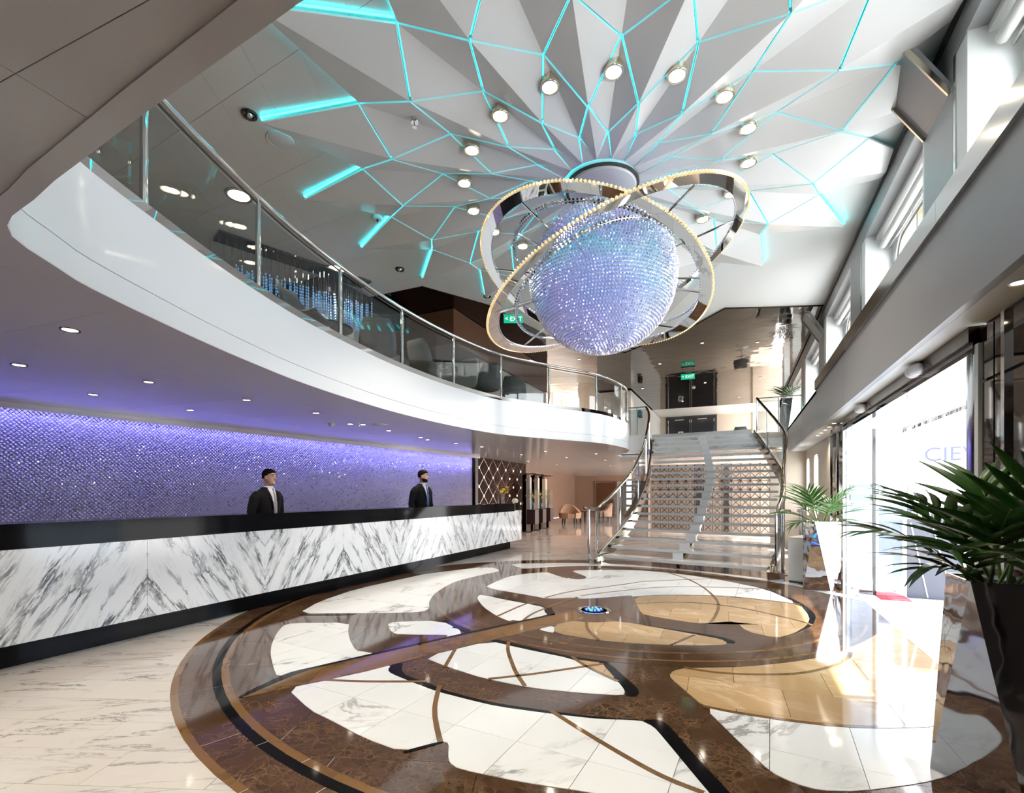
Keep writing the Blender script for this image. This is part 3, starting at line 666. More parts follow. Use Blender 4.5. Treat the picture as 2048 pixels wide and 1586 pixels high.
for k in range(-2, 5):
    y0 = 5.55 + 3.15 * k; y1 = y0 + 2.2; pe = y0 + 3.15 - .04
    MB().box(1.5, y1 + .25, 3.02, 1.62, pe - .02, 4.72).build('pilaster', 'grey', wr)
    MB().box(1.5, y1 + .2, 3.02, 1.56, y1 + .245, 4.72).build('chrome_trim', 'ledge', wr)
    MB().box(1.505, y1, 3.02, 1.96, y1 + .2, 4.72).build('jamb', 'white', wr)
    MB().box(1.62, y1 + .2, 3.02, 1.96, y0 + 3.15 - .06, 4.72).build('pier', 'white', wr)
    MB().box(1.505, y0 - .06, 3.02, 1.96, y0, 4.72).build('jamb', 'white', wr)
    MB().box(1.62, y0, 4.66, 1.96, y1, 4.74).build('reveal_head', 'white', wr)
    wi += 1
    w = struct_root('window_%d' % wi, (1.84, (y0 + y1) / 2, 3.9)); hw = (y1 - y0) / 2
    inn = rrect(-1.0, -.80, 1.0, .66, .26); out = []
    nn = len(inn)
    for q in range(nn):                                  # outer rectangle sampled to match the rounded opening
        a = math.atan2(inn[q][1], inn[q][0]); ty = hw / max(1e-6, abs(math.cos(a))); tz = (.80 if math.sin(a) > 0 else .9) / max(1e-6, abs(math.sin(a))); t = min(ty, tz)
        out.append((t * math.cos(a), t * math.sin(a)))
    frame_ring(out, inn, -.04, .10).build('window_frame', 'white', w)
    frame_ring(rrect(-1.0, -.80, 1.0, .66, .26), rrect(-.97, -.77, .97, .63, .23), -.015, .03).build('window_gasket', 'champ', w)
    MB().box(.02, -.99, -.79, .03, .99, .65).build('window_pane', 'glass', w)
    MB().box(-.01, .26, -.78, .04, .31, .64).build('mullion', 'champ', w)
    MB().tube([(-.16, -hw + .05, .66), (-.16, hw - .05, .66)], .045, 12).build('roller_blind', 'panel_white', w, 40)
    zr = -.78 if k == -2 else .60
    if k == -2: MB().box(-.105, -hw + .06, -.78, -.10, hw - .06, .66).build('added_blind_cloth', 'panel_white', w)  # unseen closed blind added to keep daylight off the near fascia
    MB().tube([(-.10, -hw + .05, zr), (-.10, hw - .05, zr)], .012, 8).build('blind_rod', 'ledge', w, 40)
for i, y in enumerate((4.90, 11.2)):
    t = thing('ceiling_brace', ('grey diagonal brace from second pilaster up to the star ceiling', 'grey diagonal brace on the pilaster where the bronze ceiling starts')[i], 'brace', (1.5, y, 0))
    MB().add([(0, 0, 4.5), (0, .56, 4.5), (-.30, .56, 4.99), (-.30, 0, 4.99), (0, 0, 4.58), (0, .56, 4.58), (-.24, .56, 4.99), (-.24, 0, 4.99)],
             [(0, 3, 2, 1), (4, 5, 6, 7), (0, 4, 7, 3), (1, 2, 6, 5), (0, 1, 5, 4)]).build('brace_plate', 'grey', t)
    MB().beam((-.302, .0, 4.97), (-.002, .0, 4.49), .02, .035).build('edge_trim', 'champ', t)
    MB().beam((-.302, .56, 4.97), (-.002, .56, 4.49), .02, .035).build('edge_trim', 'champ', t)

# lower right: entrance wall in dark bronze mirror, glass doors, far wall
we = struct_root('wall_entrance')
ys = [-2.2, .4, 1.9, 3.3, 3.70]
for a, b in zip(ys, ys[1:]):
    MB().box(1.38, a + .01, .0, 1.42, b - .03, 2.04).build('mirror_panel', 'bronzewall', we)
    MB().box(1.38, a + .01, 2.06, 1.42, b - .03, 2.38).build('mirror_panel', 'bronzewall', we)
    MB().box(1.36, b - .03, 0, 1.42, b + .01, 2.40).build('chrome_strip', 'chrome', we)
for a, b in ((3.72, 3.82), (3.84, 3.98)):
    MB().box(1.375, a, 0, 1.42, b, 2.04).build('mirror_panel', 'bronzewall', we)
    MB().box(1.375, a, 2.06, 1.42, b, 2.38).build('mirror_panel', 'bronzewall', we)
MB().box(1.40, -2.2, 0, 1.44, 4.0, 2.42).build('wall_core', 'dark', we)
for a, b in ((8.2, 8.66), (8.70, 9.2)):
    MB().box(1.34, a, 0, 1.42, b, 2.38).build('mirror_panel', 'bronzewall', we)
for a in (8.15, 8.66, 9.2): MB().box(1.325, a, 0, 1.42, a + .035, 2.38).build('chrome_strip', 'chrome', we)
MB().box(1.36, 8.15, 2.06, 1.43, 9.235, 2.42).build('wall_core', 'dark', we)
hd = struct_root('door_1', (1.38, 6.1, 0))
MB().box(-.03, -2.05, 2.25, .06, 2.05, 2.32).build('header', 'bronzewall', hd)
MB().box(-.05, -2.05, 2.32, .06, 2.05, 2.42).build('header_mirror', 'bronze', hd)
MB().tube([(.0, -1.99, 0), (.0, -1.99, 2.25)], .04, 14).build('door_post', 'chrome', hd, 40)
MB().box(-.02, -2.10, 0, .05, -2.045, 2.30).build('door_post', 'panel_white', hd)
MB().box(-.02, 2.02, 0, .04, 2.06, 2.25).build('door_post', 'chrome', hd)
def leaf(a, b, nm='glass_leaf'):
    a = Vector(a); b = Vector(b)
    lf = MB().beam((a.x, a.y, 1.11), (b.x, b.y, 1.11), .012, 2.2).build(nm, 'door_glass', hd)
    d = (b - a)
    for z in (1.30, 1.40 + .06): MB().beam((a.x, a.y, z), (b.x, b.y, z), .016, .05 if z > 1.35 else .09).build('frosted_band', 'frost', lf)
    MB().beam((a.x, a.y, .03), (b.x, b.y, .03), .035, .06).build('bottom_rail', 'chrome', lf)
leaf((.03, 1.98, 0), (.27, 1.80, 0)); leaf((.27, 1.80, 0), (.58, 1.83, 0)); leaf((.60, -1.9, 0), (.60, -.2, 0))
MB().beam((.25, 1.80, 0), (.25, 1.80, 2.22), .03, .03).build('door_post', 'dark', hd)
MB().beam((.58, 1.83, 0), (.58, 1.83, 2.22), .04, .04).build('door_post', 'chrome', hd)
MB().box(.051, -1.95, -.03, .61, 2.0, .003).build('threshold', 'white_stone', hd)
# inner wall beyond the entrance
wf = struct('wall_far_right', MB().box(1.5, 9.2, 0, 1.56, 11.7, 2.42).box(1.5, 11.7, 0, 1.56, 14, .76).box(1.5, 11.7, 2.28, 1.56, 14, 2.42).box(1.5, 12.75, .76, 1.56, 13.1, 2.28).box(.72, 13.98, 0, 1.56, 14.05, 2.42), 'panel_beige')
for i, (a, b) in enumerate(((11.7, 12.75), (13.1, 14.0))):
    w = struct_root('window_%d' % (8 + i), (1.53, (a + b) / 2, 1.52)); h = (b - a) / 2
    inn = rrect(-h * .62, -.68, h * .62, .68, .2); out = []
    for q in inn:
        an = math.atan2(q[1], q[0]); t = min(h / max(1e-6, abs(math.cos(an))), .76 / max(1e-6, abs(math.sin(an)))); out.append((t * math.cos(an), t * math.sin(an)))
    frame_ring(out, inn, -.03, .03).build('window_frame', 'panel_beige', w)
    MB().box(.0, -h * .62, -.68, .008, h * .62, .68).build('window_pane', 'glass', w)

# ------------------------------------------------------------------ left: crystal wall, diamond wall, back of the lower hall
CWA = Vector((-8.38, 2.4)); CWB = Vector((-7.2, 12.6)); cd = (CWB - CWA).normalized(); cn = Vector((cd.y, -cd.x)); CL = (CWB - CWA).length
CWA2 = CWA - cd * 4
wc = struct_root('wall_crystal')
for i in range(12):
    a = CWA - cd * 3.2 + cd * (i * 1.16); b = a + cd * 1.155
    if i == 11: b = CWB
    MB().beam((a.x - cn.x * .03, a.y - cn.y * .03, 1.2), (b.x - cn.x * .03, b.y - cn.y * .03, 1.2), .04, 2.34).build('backing_panel', 'wallplate', wc)
m = MB(); ms = MB(); pz = .052; k = 0
rows = int(1.5 / (pz * .5)); colsn = int((CL + 1.2) / pz)
for r in range(rows):
    z = SOF - .03 - r * pz * .5
    for c in range(colsn):
        s_ = -1.2 + (c + .5 * (r % 2)) * pz; p = CWA + cd * s_
        j = (random.random() - .5) * 3.2; j2 = (random.random() - .5) * 2.4
        (ms if random.random() < .07 else m).octa((p.x + cn.x * .012, p.y + cn.y * .012, z), (cd.x * .021 + cn.x * .006 * j, cd.y * .021 + cn.y * .006 * j, .004 * j), (cn.x * .016, cn.y * .016, .006 * j2), (cn.x * .006 * j2, cn.y * .006 * j2, .021))
m.build('crystal_beads', 'wallbead', wc)['kind'] = 'stuff'
ms.build('bright_crystal_beads', 'sparkle', wc)['kind'] = 'stuff'
MB().beam((CWA2.x + cn.x * .27, CWA2.y + cn.y * .27, SOF - .035), (CWB.x + cn.x * .27, CWB.y + cn.y * .27, SOF - .035), .02, .07).build('cove_lip', 'soffit', wc)
MB().beam((CWB.x, CWB.y, 1.19), (CWB.x + cn.x * .05 + cd.x * .06, CWB.y + cd.y * .06, 1.19), .08, 2.38).build('end_trim', 'bronzewall', wc)
o = light('crystal_wall_led', 'AREA', (0, 0, 0), 80, (.25, .25, 1.), shape='RECTANGLE', size=CL + 3, size_y=.05)
mid = (CWA2 + CWB) / 2 + cn * .16
o.location = (mid.x, mid.y, SOF - .03)
zax = Vector((cn.x * .38, cn.y * .38, .92)).normalized(); xax = Vector((cd.x, cd.y, 0)); yax = zax.cross(xax)
o.rotation_euler = Matrix((xax, yax, zax)).transposed().to_euler(); o.data.size = CL + 4
wd = struct_root('wall_diamond')
MB().box(-7.34, 12.75, 0, -7.20, 16.6, SOF).build('wall_board', 'studwall', wd)
for j in range(6):
    for r in range(5):
        y = 13.0 + .62 * j + (.31 if r % 2 else 0); z = 1.0 + .29 * r
        if y > 16.5: continue
        MB().box(-7.20, y - .022, z - .035, -7.18, y + .022, z + .035).build('crystal_stud', 'stud', wd)
        for s_ in (-1, 1):
            MB().beam((-7.197, y, z), (-7.197, y + .31 * s_, z + .29), .006, .008).build('brass_line', 'champ', wd)
MB().box(-7.4, 12.62, 0, -7.12, 12.8, SOF).build('corner_post', 'wood_dark', wd)
wb = struct_root('wall_back')
MB().box(-9.4, 29.5, 0, 1.5, 29.7, SOF).build('wall_board', 'warmwall', wb)
for x in (-7.6, -5.9, -4.1): MB().box(x, 29.42, 0, x + 1.1, 29.5, 2.1).build('wall_board', 'panel_beige', wb)
struct('wall_left', MB().box(-9.5, -2.2, 0, -9.4, 31, CEIL), 'warmwall')
struct('wall_behind', MB().box(-9.5, -2.3, 0, 1.6, -2.2, CEIL), 'upperdark')
for i, (x, wd_) in enumerate(((-8.0, 1.2), (-6.35, 1.4))):
    d = struct_root('door_%d' % (2 + i), (x, 29.4, 0))
    MB().box(-.08, -.02, 0, wd_ + .08, .0, 2.12).build('door_frame', 'champ' if i == 0 else 'joint', d)
    MB().box(0, -.05, 0, wd_ / 2 - .005, -.02, 2.04).build('door_leaf', 'wood' if i == 0 else 'champ', d)
    MB().box(wd_ / 2 + .005, -.05, 0, wd_, -.02, 2.04).build('door_leaf', 'wood' if i == 0 else 'champ', d)
ls = thing('lattice_screen', 'bronze lattice screen of crossed bars standing behind the open stairs', 'screen', (-2.75, 17.4, 0))
MB().box(0, .06, .05, 3.95, .1, 2.36).build('screen_back', 'panel_beige', ls)
cell = .28
for i in range(14):
    for j in range(8):
        x = i * cell; z = .1 + j * cell
        m = MB().beam((x, 0, z), (x + cell, 0, z + cell), .02, .022, (0, 1, 0)).beam((x + cell, 0, z), (x, 0, z + cell), .02, .022, (0, 1, 0))
        m.beam((x, 0, z), (x, 0, z + cell), .02, .02, (0, 1, 0)).beam((x, 0, z), (x + cell, 0, z), .02, .02, (0, 1, 0))
        m.build('lattice_cell', 'wood_dark', ls)
MB().box(1.45, .02, .05, 1.62, .055, 2.36).box(2.3, .02, .05, 2.45, .055, 2.36).build('screen_post', 'ledge', ls)

# ------------------------------------------------------------------ upper deck walls
wu = struct_root('wall_upper_left')
MB().box(-7.6, -2.2, DECK, -7.5, 6.2, CEIL).build('dark_panel', 'upperdark', wu)
for j in range(6):
    y = 6.2 + j * .5
    for z, zh in ((3.0, .87), (3.87, .87)):
        c = (-6.52, y + .25, z + zh / 2); P = [(-6.6, y, z), (-6.6, y + .5, z), (-6.6, y + .5, z + zh), (-6.6, y, z + zh)]
        MB().add(P + [c], [(0, 1, 4), (1, 2, 4), (2, 3, 4), (3, 0, 4)]).build('diamond_panel', 'panel_white', wu)
MB().box(-7.5, 6.1, DECK, -6.61, 9.3, 4.74).build('wall_core', 'panel_white', wu)
MB().box(-7.5, 6.0, 4.74, -6.2, 9.3, CEIL).build('bulkhead', 'upperdark', wu)
MB().box(-6.62, 9.2, DECK, -5.15, 9.3, 4.3).build('wall_panel', 'panel_white', wu)
MB().box(-6.62, 8.1, 4.3, -5.05, 13.2, CEIL - .02).build('wood_bulkhead', 'wood', wu)
for j in range(4): MB().box(-5.17, 9.3 + j * 1.0, DECK, -5.12, 10.29 + j * 1.0, 4.3).build('wall_panel', 'panel_beige' if j < 2 else 'panel_white', wu)
wub = struct_root('wall_upper_back')
for i in range(8):
    x = -7.5 + i * 1.15
    if -3.2 < x + .6 < 0: continue
    MB().box(x, 24.0, DECK, x + 1.14, 24.1, CEIL).build('wall_panel', 'panel_beige', wub)
MB().box(-7.5, 24.1, DECK, 1.5, 24.2, CEIL).build('wall_core', 'panel_beige', wub)
MB().box(-4.6, 17.0, DECK, -3.4, 24, CEIL - .05).build('wall_panel', 'panel_white', wub)
d4 = struct_root('door_4', (-2.03, 23.98, DECK))
MB().box(-1.12, -.03, 0, 1.12, .02, 1.98).build('door_frame', 'joint', d4)
for s_ in (-1, 1):
    lf = MB().box(min(.02 * s_, 1.05 * s_), -.06, .02, max(.02 * s_, 1.05 * s_), -.03, 1.90).build('door_leaf', 'dark', d4)
    for xx in (.04 * s_, 1.0 * s_): MB().box(xx - .012, -.075, .1, xx + .012, -.06, 1.8).build('edge_strip', 'chrome', lf)
    MB().box(min(.3 * s_, .7 * s_), -.08, 1.80, max(.3 * s_, .7 * s_), -.06, 1.83).build('door_closer', 'chrome', lf)
sg = MB().box(-.55, -.07, 1.05, -.33, -.058, 1.27).build('door_notice', 'sign_white', d4)
MB().box(-.50, -.075, 1.10, -.38, -.07, 1.22).build('notice_symbol', 'dark', sg)

# ------------------------------------------------------------------ reception desk
desk = thing('reception_desk', 'long reception desk with bookmatched white marble front and black granite ledge', 'desk', (0, 0, 0))
for k in range(-3, 7):
    a = 2.656 + 1.24 * k; b = min(a + 1.24, 11.25)
    MB().box(-5.06, a + .0015, .20, -5.0, b - .0015, .925).build('marble_panel', 'desk', desk)
MB().box(-5.62, 11.19, .20, -5.06, 11.25, .925).build('end_panel', 'desk', desk)
for k in range(-1, 4):
    a = 1.4 + 2.44 * k; b = a + 2.44
    if k == 3: b = 10.9
    MB().box(-5.42, a + .001, .925, -5.035, b - .001, 1.12).build('granite_ledge', 'black', desk)
    MB().box(-5.6, a + .001, 0, -5.15, b - .001, .20).build('plinth', 'black', desk)
MB().box(-5.7, 10.9, .925, -5.0, 11.25, .94).build('marble_top', 'desk', desk)
MB().box(-5.64, -1, .72, -5.42, 10.9, .76).build('work_surface', 'wood_dark', desk)
MB().box(-5.45, -1, .20, -5.42, 10.9, .93).build('back_board', 'wood_dark', desk)

# ------------------------------------------------------------------ staircase
TL = [(-2.446, 9.41), (-2.347, 9.7), (-2.251, 9.99), (-2.179, 10.28), (-2.101, 10.57), (-2.049, 10.86), (-2.02, 11.15), (-2.01, 11.44), (-1.992, 11.73), (-1.994, 12.02), (-2.006, 12.31), (-2.028, 12.6), (-2.062, 12.89), (-2.083, 13.18), (-2.116, 13.47), (-2.148, 13.76), (-2.193, 14.05), (-2.266, 14.34), (-2.369, 14.63)]
TR = [(.433, 8.89), (.515, 9.2), (.578, 9.51), (.605, 9.82), (.632, 10.13), (.651, 10.44), (.688, 10.75), (.716, 11.06), (.755, 11.37), (.784, 11.68), (.796, 11.99), (.777, 12.3), (.716, 12.61), (.661, 12.92), (.592, 13.23), (.528, 13.54), (.461, 13.85), (.39, 14.16), (.327, 14.47)]
RI = DECK / 19
st = thing('staircase', 'wide open marble staircase with curved bronze stringers and glass balustrades', 'staircase', (0, 0, 0))
for i in range(19):
    z = RI * (i + 1)
    l0 = Vector(TL[i]); r0 = Vector(TR[i])
    l1 = Vector(TL[i + 1]) if i < 18 else l0 + Vector((0, .3)); r1 = Vector(TR[i + 1]) if i < 18 else r0 + Vector((0, .3))
    d0 = Vector((0, .035))
    P = [(l0.x + .02, l0.y), (r0.x - .02, r0.y), ((r1 + d0).x - .02, (r1 + d0).y), ((l1 + d0).x + .02, (l1 + d0).y)]
    P = [P[0], ((P[0][0] + P[1][0]) / 2, (P[0][1] + P[1][1]) / 2 - .10 * max(0, 1 - i / 5)), P[1], P[2], P[3]]
    t = MB().prism(P, z - .045, z).build('tread', 'stair_stone', st)
    nm = MB()
    for a, b in ((P[0], P[1]), (P[1], P[2])): nm.beam((a[0], a[1] - .004, z - .026), (b[0], b[1] - .004, z - .026), .012, .05)
    nm.build('nosing', 'nosing', t)
    if i >= 15: MB().prism([(P[0][0], P[0][1] + .24), (P[2][0], P[2][1] + .24), (P[2][0], P[2][1] + .26), (P[0][0], P[0][1] + .26)], z, z + RI - .045).build('riser', 'stair_stone', st)
cen = [((a[0] + b[0]) / 2, (a[1] + b[1]) / 2) for a, b in zip(TL, TR)]
for i in range(18):
    z = RI * (i + 1); c = cen[i]; c2 = cen[i + 1]
    MB().box(c[0] - .09, c[1] + .10, z, c[0] + .09, c[1] + .13, z + RI - .045).build('spine_riser', 'nosing', st)
    MB().beam((c[0], c[1] + .12, z - .12), (c2[0], c2[1] + .12, z + RI - .12), .06, .08).build('spine_segment', 'champ', st)
def stringer(T, sgn, name):
    pts = [Vector((T[0][0], T[0][1] - .34, 0))] + [Vector((x, y, 0)) for x, y in T] + [Vector((T[-1][0], T[-1][1] + .1, 0))]
    zz = [0] + [RI * (i + 1) for i in range(19)] + [DECK + .02]
    pts = [Vector((p.x + sgn * .02, p.y, 0)) for p in pts]
    ow_ = []
    for i in range(len(pts)):
        t = (pts[min(i + 1, len(pts) - 1)] - pts[max(i - 1, 0)]).normalized(); ow_.append(Vector((-t.y * -sgn, t.x * -sgn, 0)))
    lo_ = [Vector((p.x, p.y, max(0, z - .24))) for p, z in zip(pts, zz)]; hi_ = [Vector((p.x, p.y, max(.10, z + .05))) for p, z in zip(pts, zz)]
    s = MB().ribbon(lo_, hi_, .05, ow_).build(name, 'champ', st, 35)
    MB().tube([p + o * .02 + Vector((0, 0, .005)) for p, o in zip(hi_, ow_)], .014, 8).build('edge_trim', 'chrome', s, 40)
    MB().tube([p + o * .02 for p, o in zip(lo_, ow_)], .014, 8).build('edge_trim', 'chrome', s, 40)
    return pts, zz, ow_
for T, sgn in ((TL, -1), (TR, 1)):
    pts, zz, ow_ = stringer(T, sgn, 'stringer')
    rail = [p + o * .09 + Vector((0, 0, z + .90)) for p, o, z in zip(pts, ow_, zz)]
    C = catmull(rail[1:-1], 3)
    fx = rail[1]
    newel = (fx.x + sgn * (.26 if sgn < 0 else .12), fx.y + .35, 1.06)
    start = [Vector(newel) + Vector((sgn * .10, -.04, 0)), Vector(newel), Vector((fx.x + sgn * .04, fx.y + .13, 1.06))]
    MB().tube(catmull(start + [C[2]], 4)[:-1] + C[2:], .032, 10).build('handrail', 'champ', st, 40)
    MB().tube([(newel[0], newel[1], 0), newel], .028, 10).build('newel_post', 'chrome', st, 40)
    MB().lathe([(.001, 0), (.07, 0), (.07, .012), (.03, .02), (.03, .02)], (newel[0], newel[1], 0), 14).build('post_foot', 'chrome', st)
    idx = [1, 4, 8, 12, 16, 19]
    for i in idx:
        p = pts[i] + ow_[i] * .09; z = zz[i]
        MB().tube([(pts[i].x + ow_[i].x * .05, pts[i].y - .02, z - .10), (p.x, p.y, z - .02), (p.x, p.y, z + .89)], .02, 8).build('baluster', 'chrome', st, 40)
    for a, b in zip(idx, idx[1:]):
        g = MB(); lo_ = []; hi_ = []
        for i in range(a, b + 1):
            p = pts[i] + ow_[i] * .09; lo_.append((p.x, p.y, zz[i] + .06)); hi_.append((p.x, p.y, zz[i] + .84))
        g.ribbon(lo_, hi_, .008, [ow_[i] for i in range(a, b + 1)]).build('glass_panel', 'glass', st)
MB().box(.40, 8.52, 0, .62, 8.74, .13).build('stringer_foot', 'mirror', st)
MB().box(-2.62, 9.12, 0, -2.45, 9.36, .05).build('stringer_foot', 'mirror', st)
# rails on the landing either side
for nm, pl, lab in (('landing_railing', [(-3.1, 14.66), (-2.75, 14.66), (-2.46, 14.66)], 'short chrome and glass railing on the landing beside the balcony end'),
                    ('landing_railing', [(.45, 14.66), (.95, 14.66), (1.5, 14.66)], 'short chrome and glass railing on the landing beside the potted palm')):
    t = thing(nm, lab, 'railing', (pl[0][0], pl[0][1], DECK))
    q = [Vector((x - pl[0][0], y - pl[0][1], 0)) for x, y in pl]
    MB().tube([p + Vector((0, 0, .92)) for p in q], .022, 10).build('handrail', 'chrome', t, 40)
    for p in q: MB().tube([p, p + Vector((0, 0, .91))], .018, 8).build('post', 'chrome', t, 40)
    for a, b in zip(q, q[1:]): MB().beam(a + Vector((0, 0, .46)), b + Vector((0, 0, .46)), .008, .8).build('glass_panel', 'rail_glass', t)

# ------------------------------------------------------------------ balcony railing
rl = thing('balcony_railing', 'long curved chrome railing with tinted glass panes along the balcony edge', 'railing', (0, 0, 0))
tc = [Vector((x, y, 0)) for x, y in top if y > 1.0]
to = [Vector(o) for o in outw([(p.x, p.y) for p in tc])]
ins = [p + o * (.05) for p, o in zip(tc, to)]
MB().ribbon([p + Vector((0, 0, FTOP)) for p in tc], [p + Vector((0, 0, FTOP + .075)) + o * .012 for p, o in zip(tc, to)], .07, to).build('base_channel', 'mirror', rl, 35)
MB().tube([p + Vector((0, 0, 3.97)) for p in ins], .024, 10).build('handrail', 'chrome', rl, 40)
# two slim rods under the rail hold the panes
MB().tube([p + Vector((0, 0, 3.915)) for p in ins], .010, 6).build('glass_clamp_rail', 'joint', rl, 40)
PP = [(-3.352, 1.784), (-3.802, 2.978), (-4.101, 4.219), (-4.247, 5.508), (-4.223, 6.815), (-3.993, 8.156), (-3.45, 9.235), (-2.807, 10.334), (-2.51, 11.65), (-2.53, 12.4)]
def near(pt): return min(range(len(ins)), key=lambda i: (ins[i] - Vector((pt[0], pt[1], 0))).length)
pi_ = sorted(set([0] + [near(p) for p in PP]))
for i in pi_[1:]:
    p = ins[i]
    MB().tube([p + Vector((0, 0, FTOP + .05)), p + Vector((0, 0, 3.90)), p + Vector((0, 0, 3.955))], [.024, .024, .006], 10).build('post', 'chrome', rl, 40)
for a, b in zip(pi_, pi_[1:]):
    idx = list(range(a, b + 1))
    MB().ribbon([ins[i] + Vector((0, 0, FTOP + .06)) for i in idx], [ins[i] + Vector((0, 0, 3.88)) for i in idx], .010, [to[i] for i in idx]).build('glass_pane', 'rail_glass', rl)

# ------------------------------------------------------------------ globe chandelier
GC = Vector((SC[0] + .01, SC[1] + .03, 3.83)); GR = .83
gl = thing('globe_chandelier', 'crystal beaded globe chandelier with tilted mirror rings under the star ceiling', 'chandelier', (GC.x, GC.y, GC.z))
MB().ball((0, 0, 0), GR - .02, seg=64, rings=40).build('globe_core', 'globe', gl, True)
m = MB(); pz = .034
nr = int(math.pi * GR / pz)
for i in range(1, nr):
    th = math.pi * i / nr; rr = GR * math.sin(th); n = max(6, int(2 * math.pi * rr / pz))
    for k in range(n):
        a = 2 * math.pi * (k + .5 * (i % 2)) / n
        er = Vector((math.sin(th) * math.cos(a), math.sin(th) * math.sin(a), math.cos(th))); ea = Vector((-math.sin(a), math.cos(a), 0)); et = er.cross(ea)
        j = (random.random() - .5) * 3.0; j2 = (random.random() - .5) * 3.0
        m.octa(er * GR, ea * .0155 + er * .006 * j, et * .0155 + er * .006 * j2, er * .016)
m.build('crystal_beads', 'bead', gl)['kind'] = 'stuff'
def ringframe(n):
    n = Vector(n).normalized(); u = n.orthogonal().normalized(); return n, u, n.cross(u)
RINGS = {}
def mirror_ring(c, rad, n, h=.115):
    c = Vector(c) - GC; n, u, v = ringframe(n); sg_ = 112; m = MB(); rg = []
    for k in range(sg_):
        a = 2 * math.pi * k / sg_; d = u * math.cos(a) + v * math.sin(a)
        rg.append([c + d * (rad - h) - n * .012, c + d * rad - n * .012, c + d * rad + n * .012, c + d * (rad - h) + n * .012])
    rg.append(rg[0]); m.loft(rg, cap=False)
    o = m.build('mirror_ring', 'mirror', gl, 35)
    for s_, mat_ in ((1, 'goldbead'), (0, 'bead')):
        er_ = rad + .012 if s_ else rad - h - .010; e = MB(); nb = int(2 * math.pi * er_ / .04)
        for k in range(nb):
            a = 2 * math.pi * k / nb; d = u * math.cos(a) + v * math.sin(a); t = n.cross(d)
            p = c + d * er_; w_ = .016 if s_ else .009; e.octa(p, d * w_, t * .018, n * w_ * 1.2)
        e.build('crystal_edge', mat_, o)['kind'] = 'stuff'
    return c, n, u, v, rad
def crystal_ring(c, rad, n):
    c = Vector(c) - GC; n, u, v = ringframe(n); m = MB(); nb = int(2 * math.pi * rad / .042)
    for k in range(nb):
        a = 2 * math.pi * k / nb; d = u * math.cos(a) + v * math.sin(a); t = n.cross(d)
        for dd in (-.011, .011): m.octa(c + d * (rad + dd) + n * dd * .6, d * .015, t * .018, n * .018)
    o = m.build('crystal_ring', 'chrome', gl)
    MB().tube([c + (u * math.cos(2 * math.pi * k / 72) + v * math.sin(2 * math.pi * k / 72)) * rad for k in range(72)], .010, 6, closed=True).build('ring_wire', 'chrome', o, True)
    return c, n, u, v, rad
ra = mirror_ring((-1.562, 5.51, 3.846), 1.341, (.212, .289, .933))
rb = mirror_ring((-1.325, 5.522, 3.783), 1.51, (-.368, -.065, .928))
rc = crystal_ring((-1.53, 5.51, 3.761), .96, (-.393, .074, .917))
rd = crystal_ring((-1.40, 5.52, 3.90), 1.10, (.25, .22, .94))
def rp(r, a): return r[0] + (r[2] * math.cos(a) + r[3] * math.sin(a)) * r[4]
for r, cnt in ((ra, 6), (rb, 7), (rc, 5), (rd, 5)):
    for k in range(cnt):
        p = rp(r, 2 * math.pi * (k + .37) / cnt); q = p.normalized() * (GR + .005)
        MB().tube([p, q], .011, 6).build('strut', 'chrome', gl, 40)
zc = CEIL - .03 - GC.z
MB().lathe([(.0, .80), (.075, .80), (.075, zc)], (0, 0, 0), 20).build('stem', 'champ', gl, 40)
MB().lathe([(.001, zc - .14), (.17, zc - .14), (.38, zc - .10), (.41, zc - .06), (.43, zc - .02), (.43, zc + .0)], (0, 0, 0), 40).build('canopy', 'white', gl, 40)
MB().lathe([(.40, zc - .085), (.418, zc - .09), (.425, zc - .06), (.405, zc - .058)], (0, 0, 0), 40).build('canopy_trim', 'joint', gl, 40)
MB().lathe([(.44, zc + .0), (.455, zc - .005), (.455, zc - .02), (.44, zc - .02)], (0, 0, 0), 40).build('canopy_led', 'led', gl, 40)
MB().lathe([(.10, .80), (.11, .84), (.10, .88), (.085, .88), (.085, .80)], (0, 0, 0), 20).build('collar', 'chrome', gl, 40)

# floor light under the globe
fl_ = thing('floor_light', 'round steel floor light with blue LEDs at the centre of the floor pattern', 'floor light', (-1.53, 5.51, .0026))
MB().lathe([(.001, 0), (.15, 0), (.19, .004), (.20, .0), (.001, 0)], (0, 0, .001), 40).build('steel_ring', 'chrome', fl_)
MB().lathe([(.001, .006), (.115, .006), (.118, .003)], (0, 0, 0), 32).build('lens', 'lens', fl_)
for k in range(12):
    a = 2 * math.pi * k / 12; r_ = .085 if k % 2 else .055
    MB().ball((r_ * math.cos(a), r_ * math.sin(a), .009), .013, seg=8, rings=6).build('led', 'led_green' if k % 4 == 0 else 'led_blue', fl_)

ORD = 'first second third fourth fifth sixth seventh eighth ninth tenth eleventh twelfth thirteenth fourteenth fifteenth sixteenth seventeenth eighteenth nineteenth twentieth twenty-first twenty-second twenty-third twenty-fourth twenty-fifth twenty-sixth'.split()
def across(p): return (p[0] * math.cos(PSI) + p[1] * math.sin(PSI)) / (-p[0] * math.sin(PSI) + p[1] * math.cos(PSI))
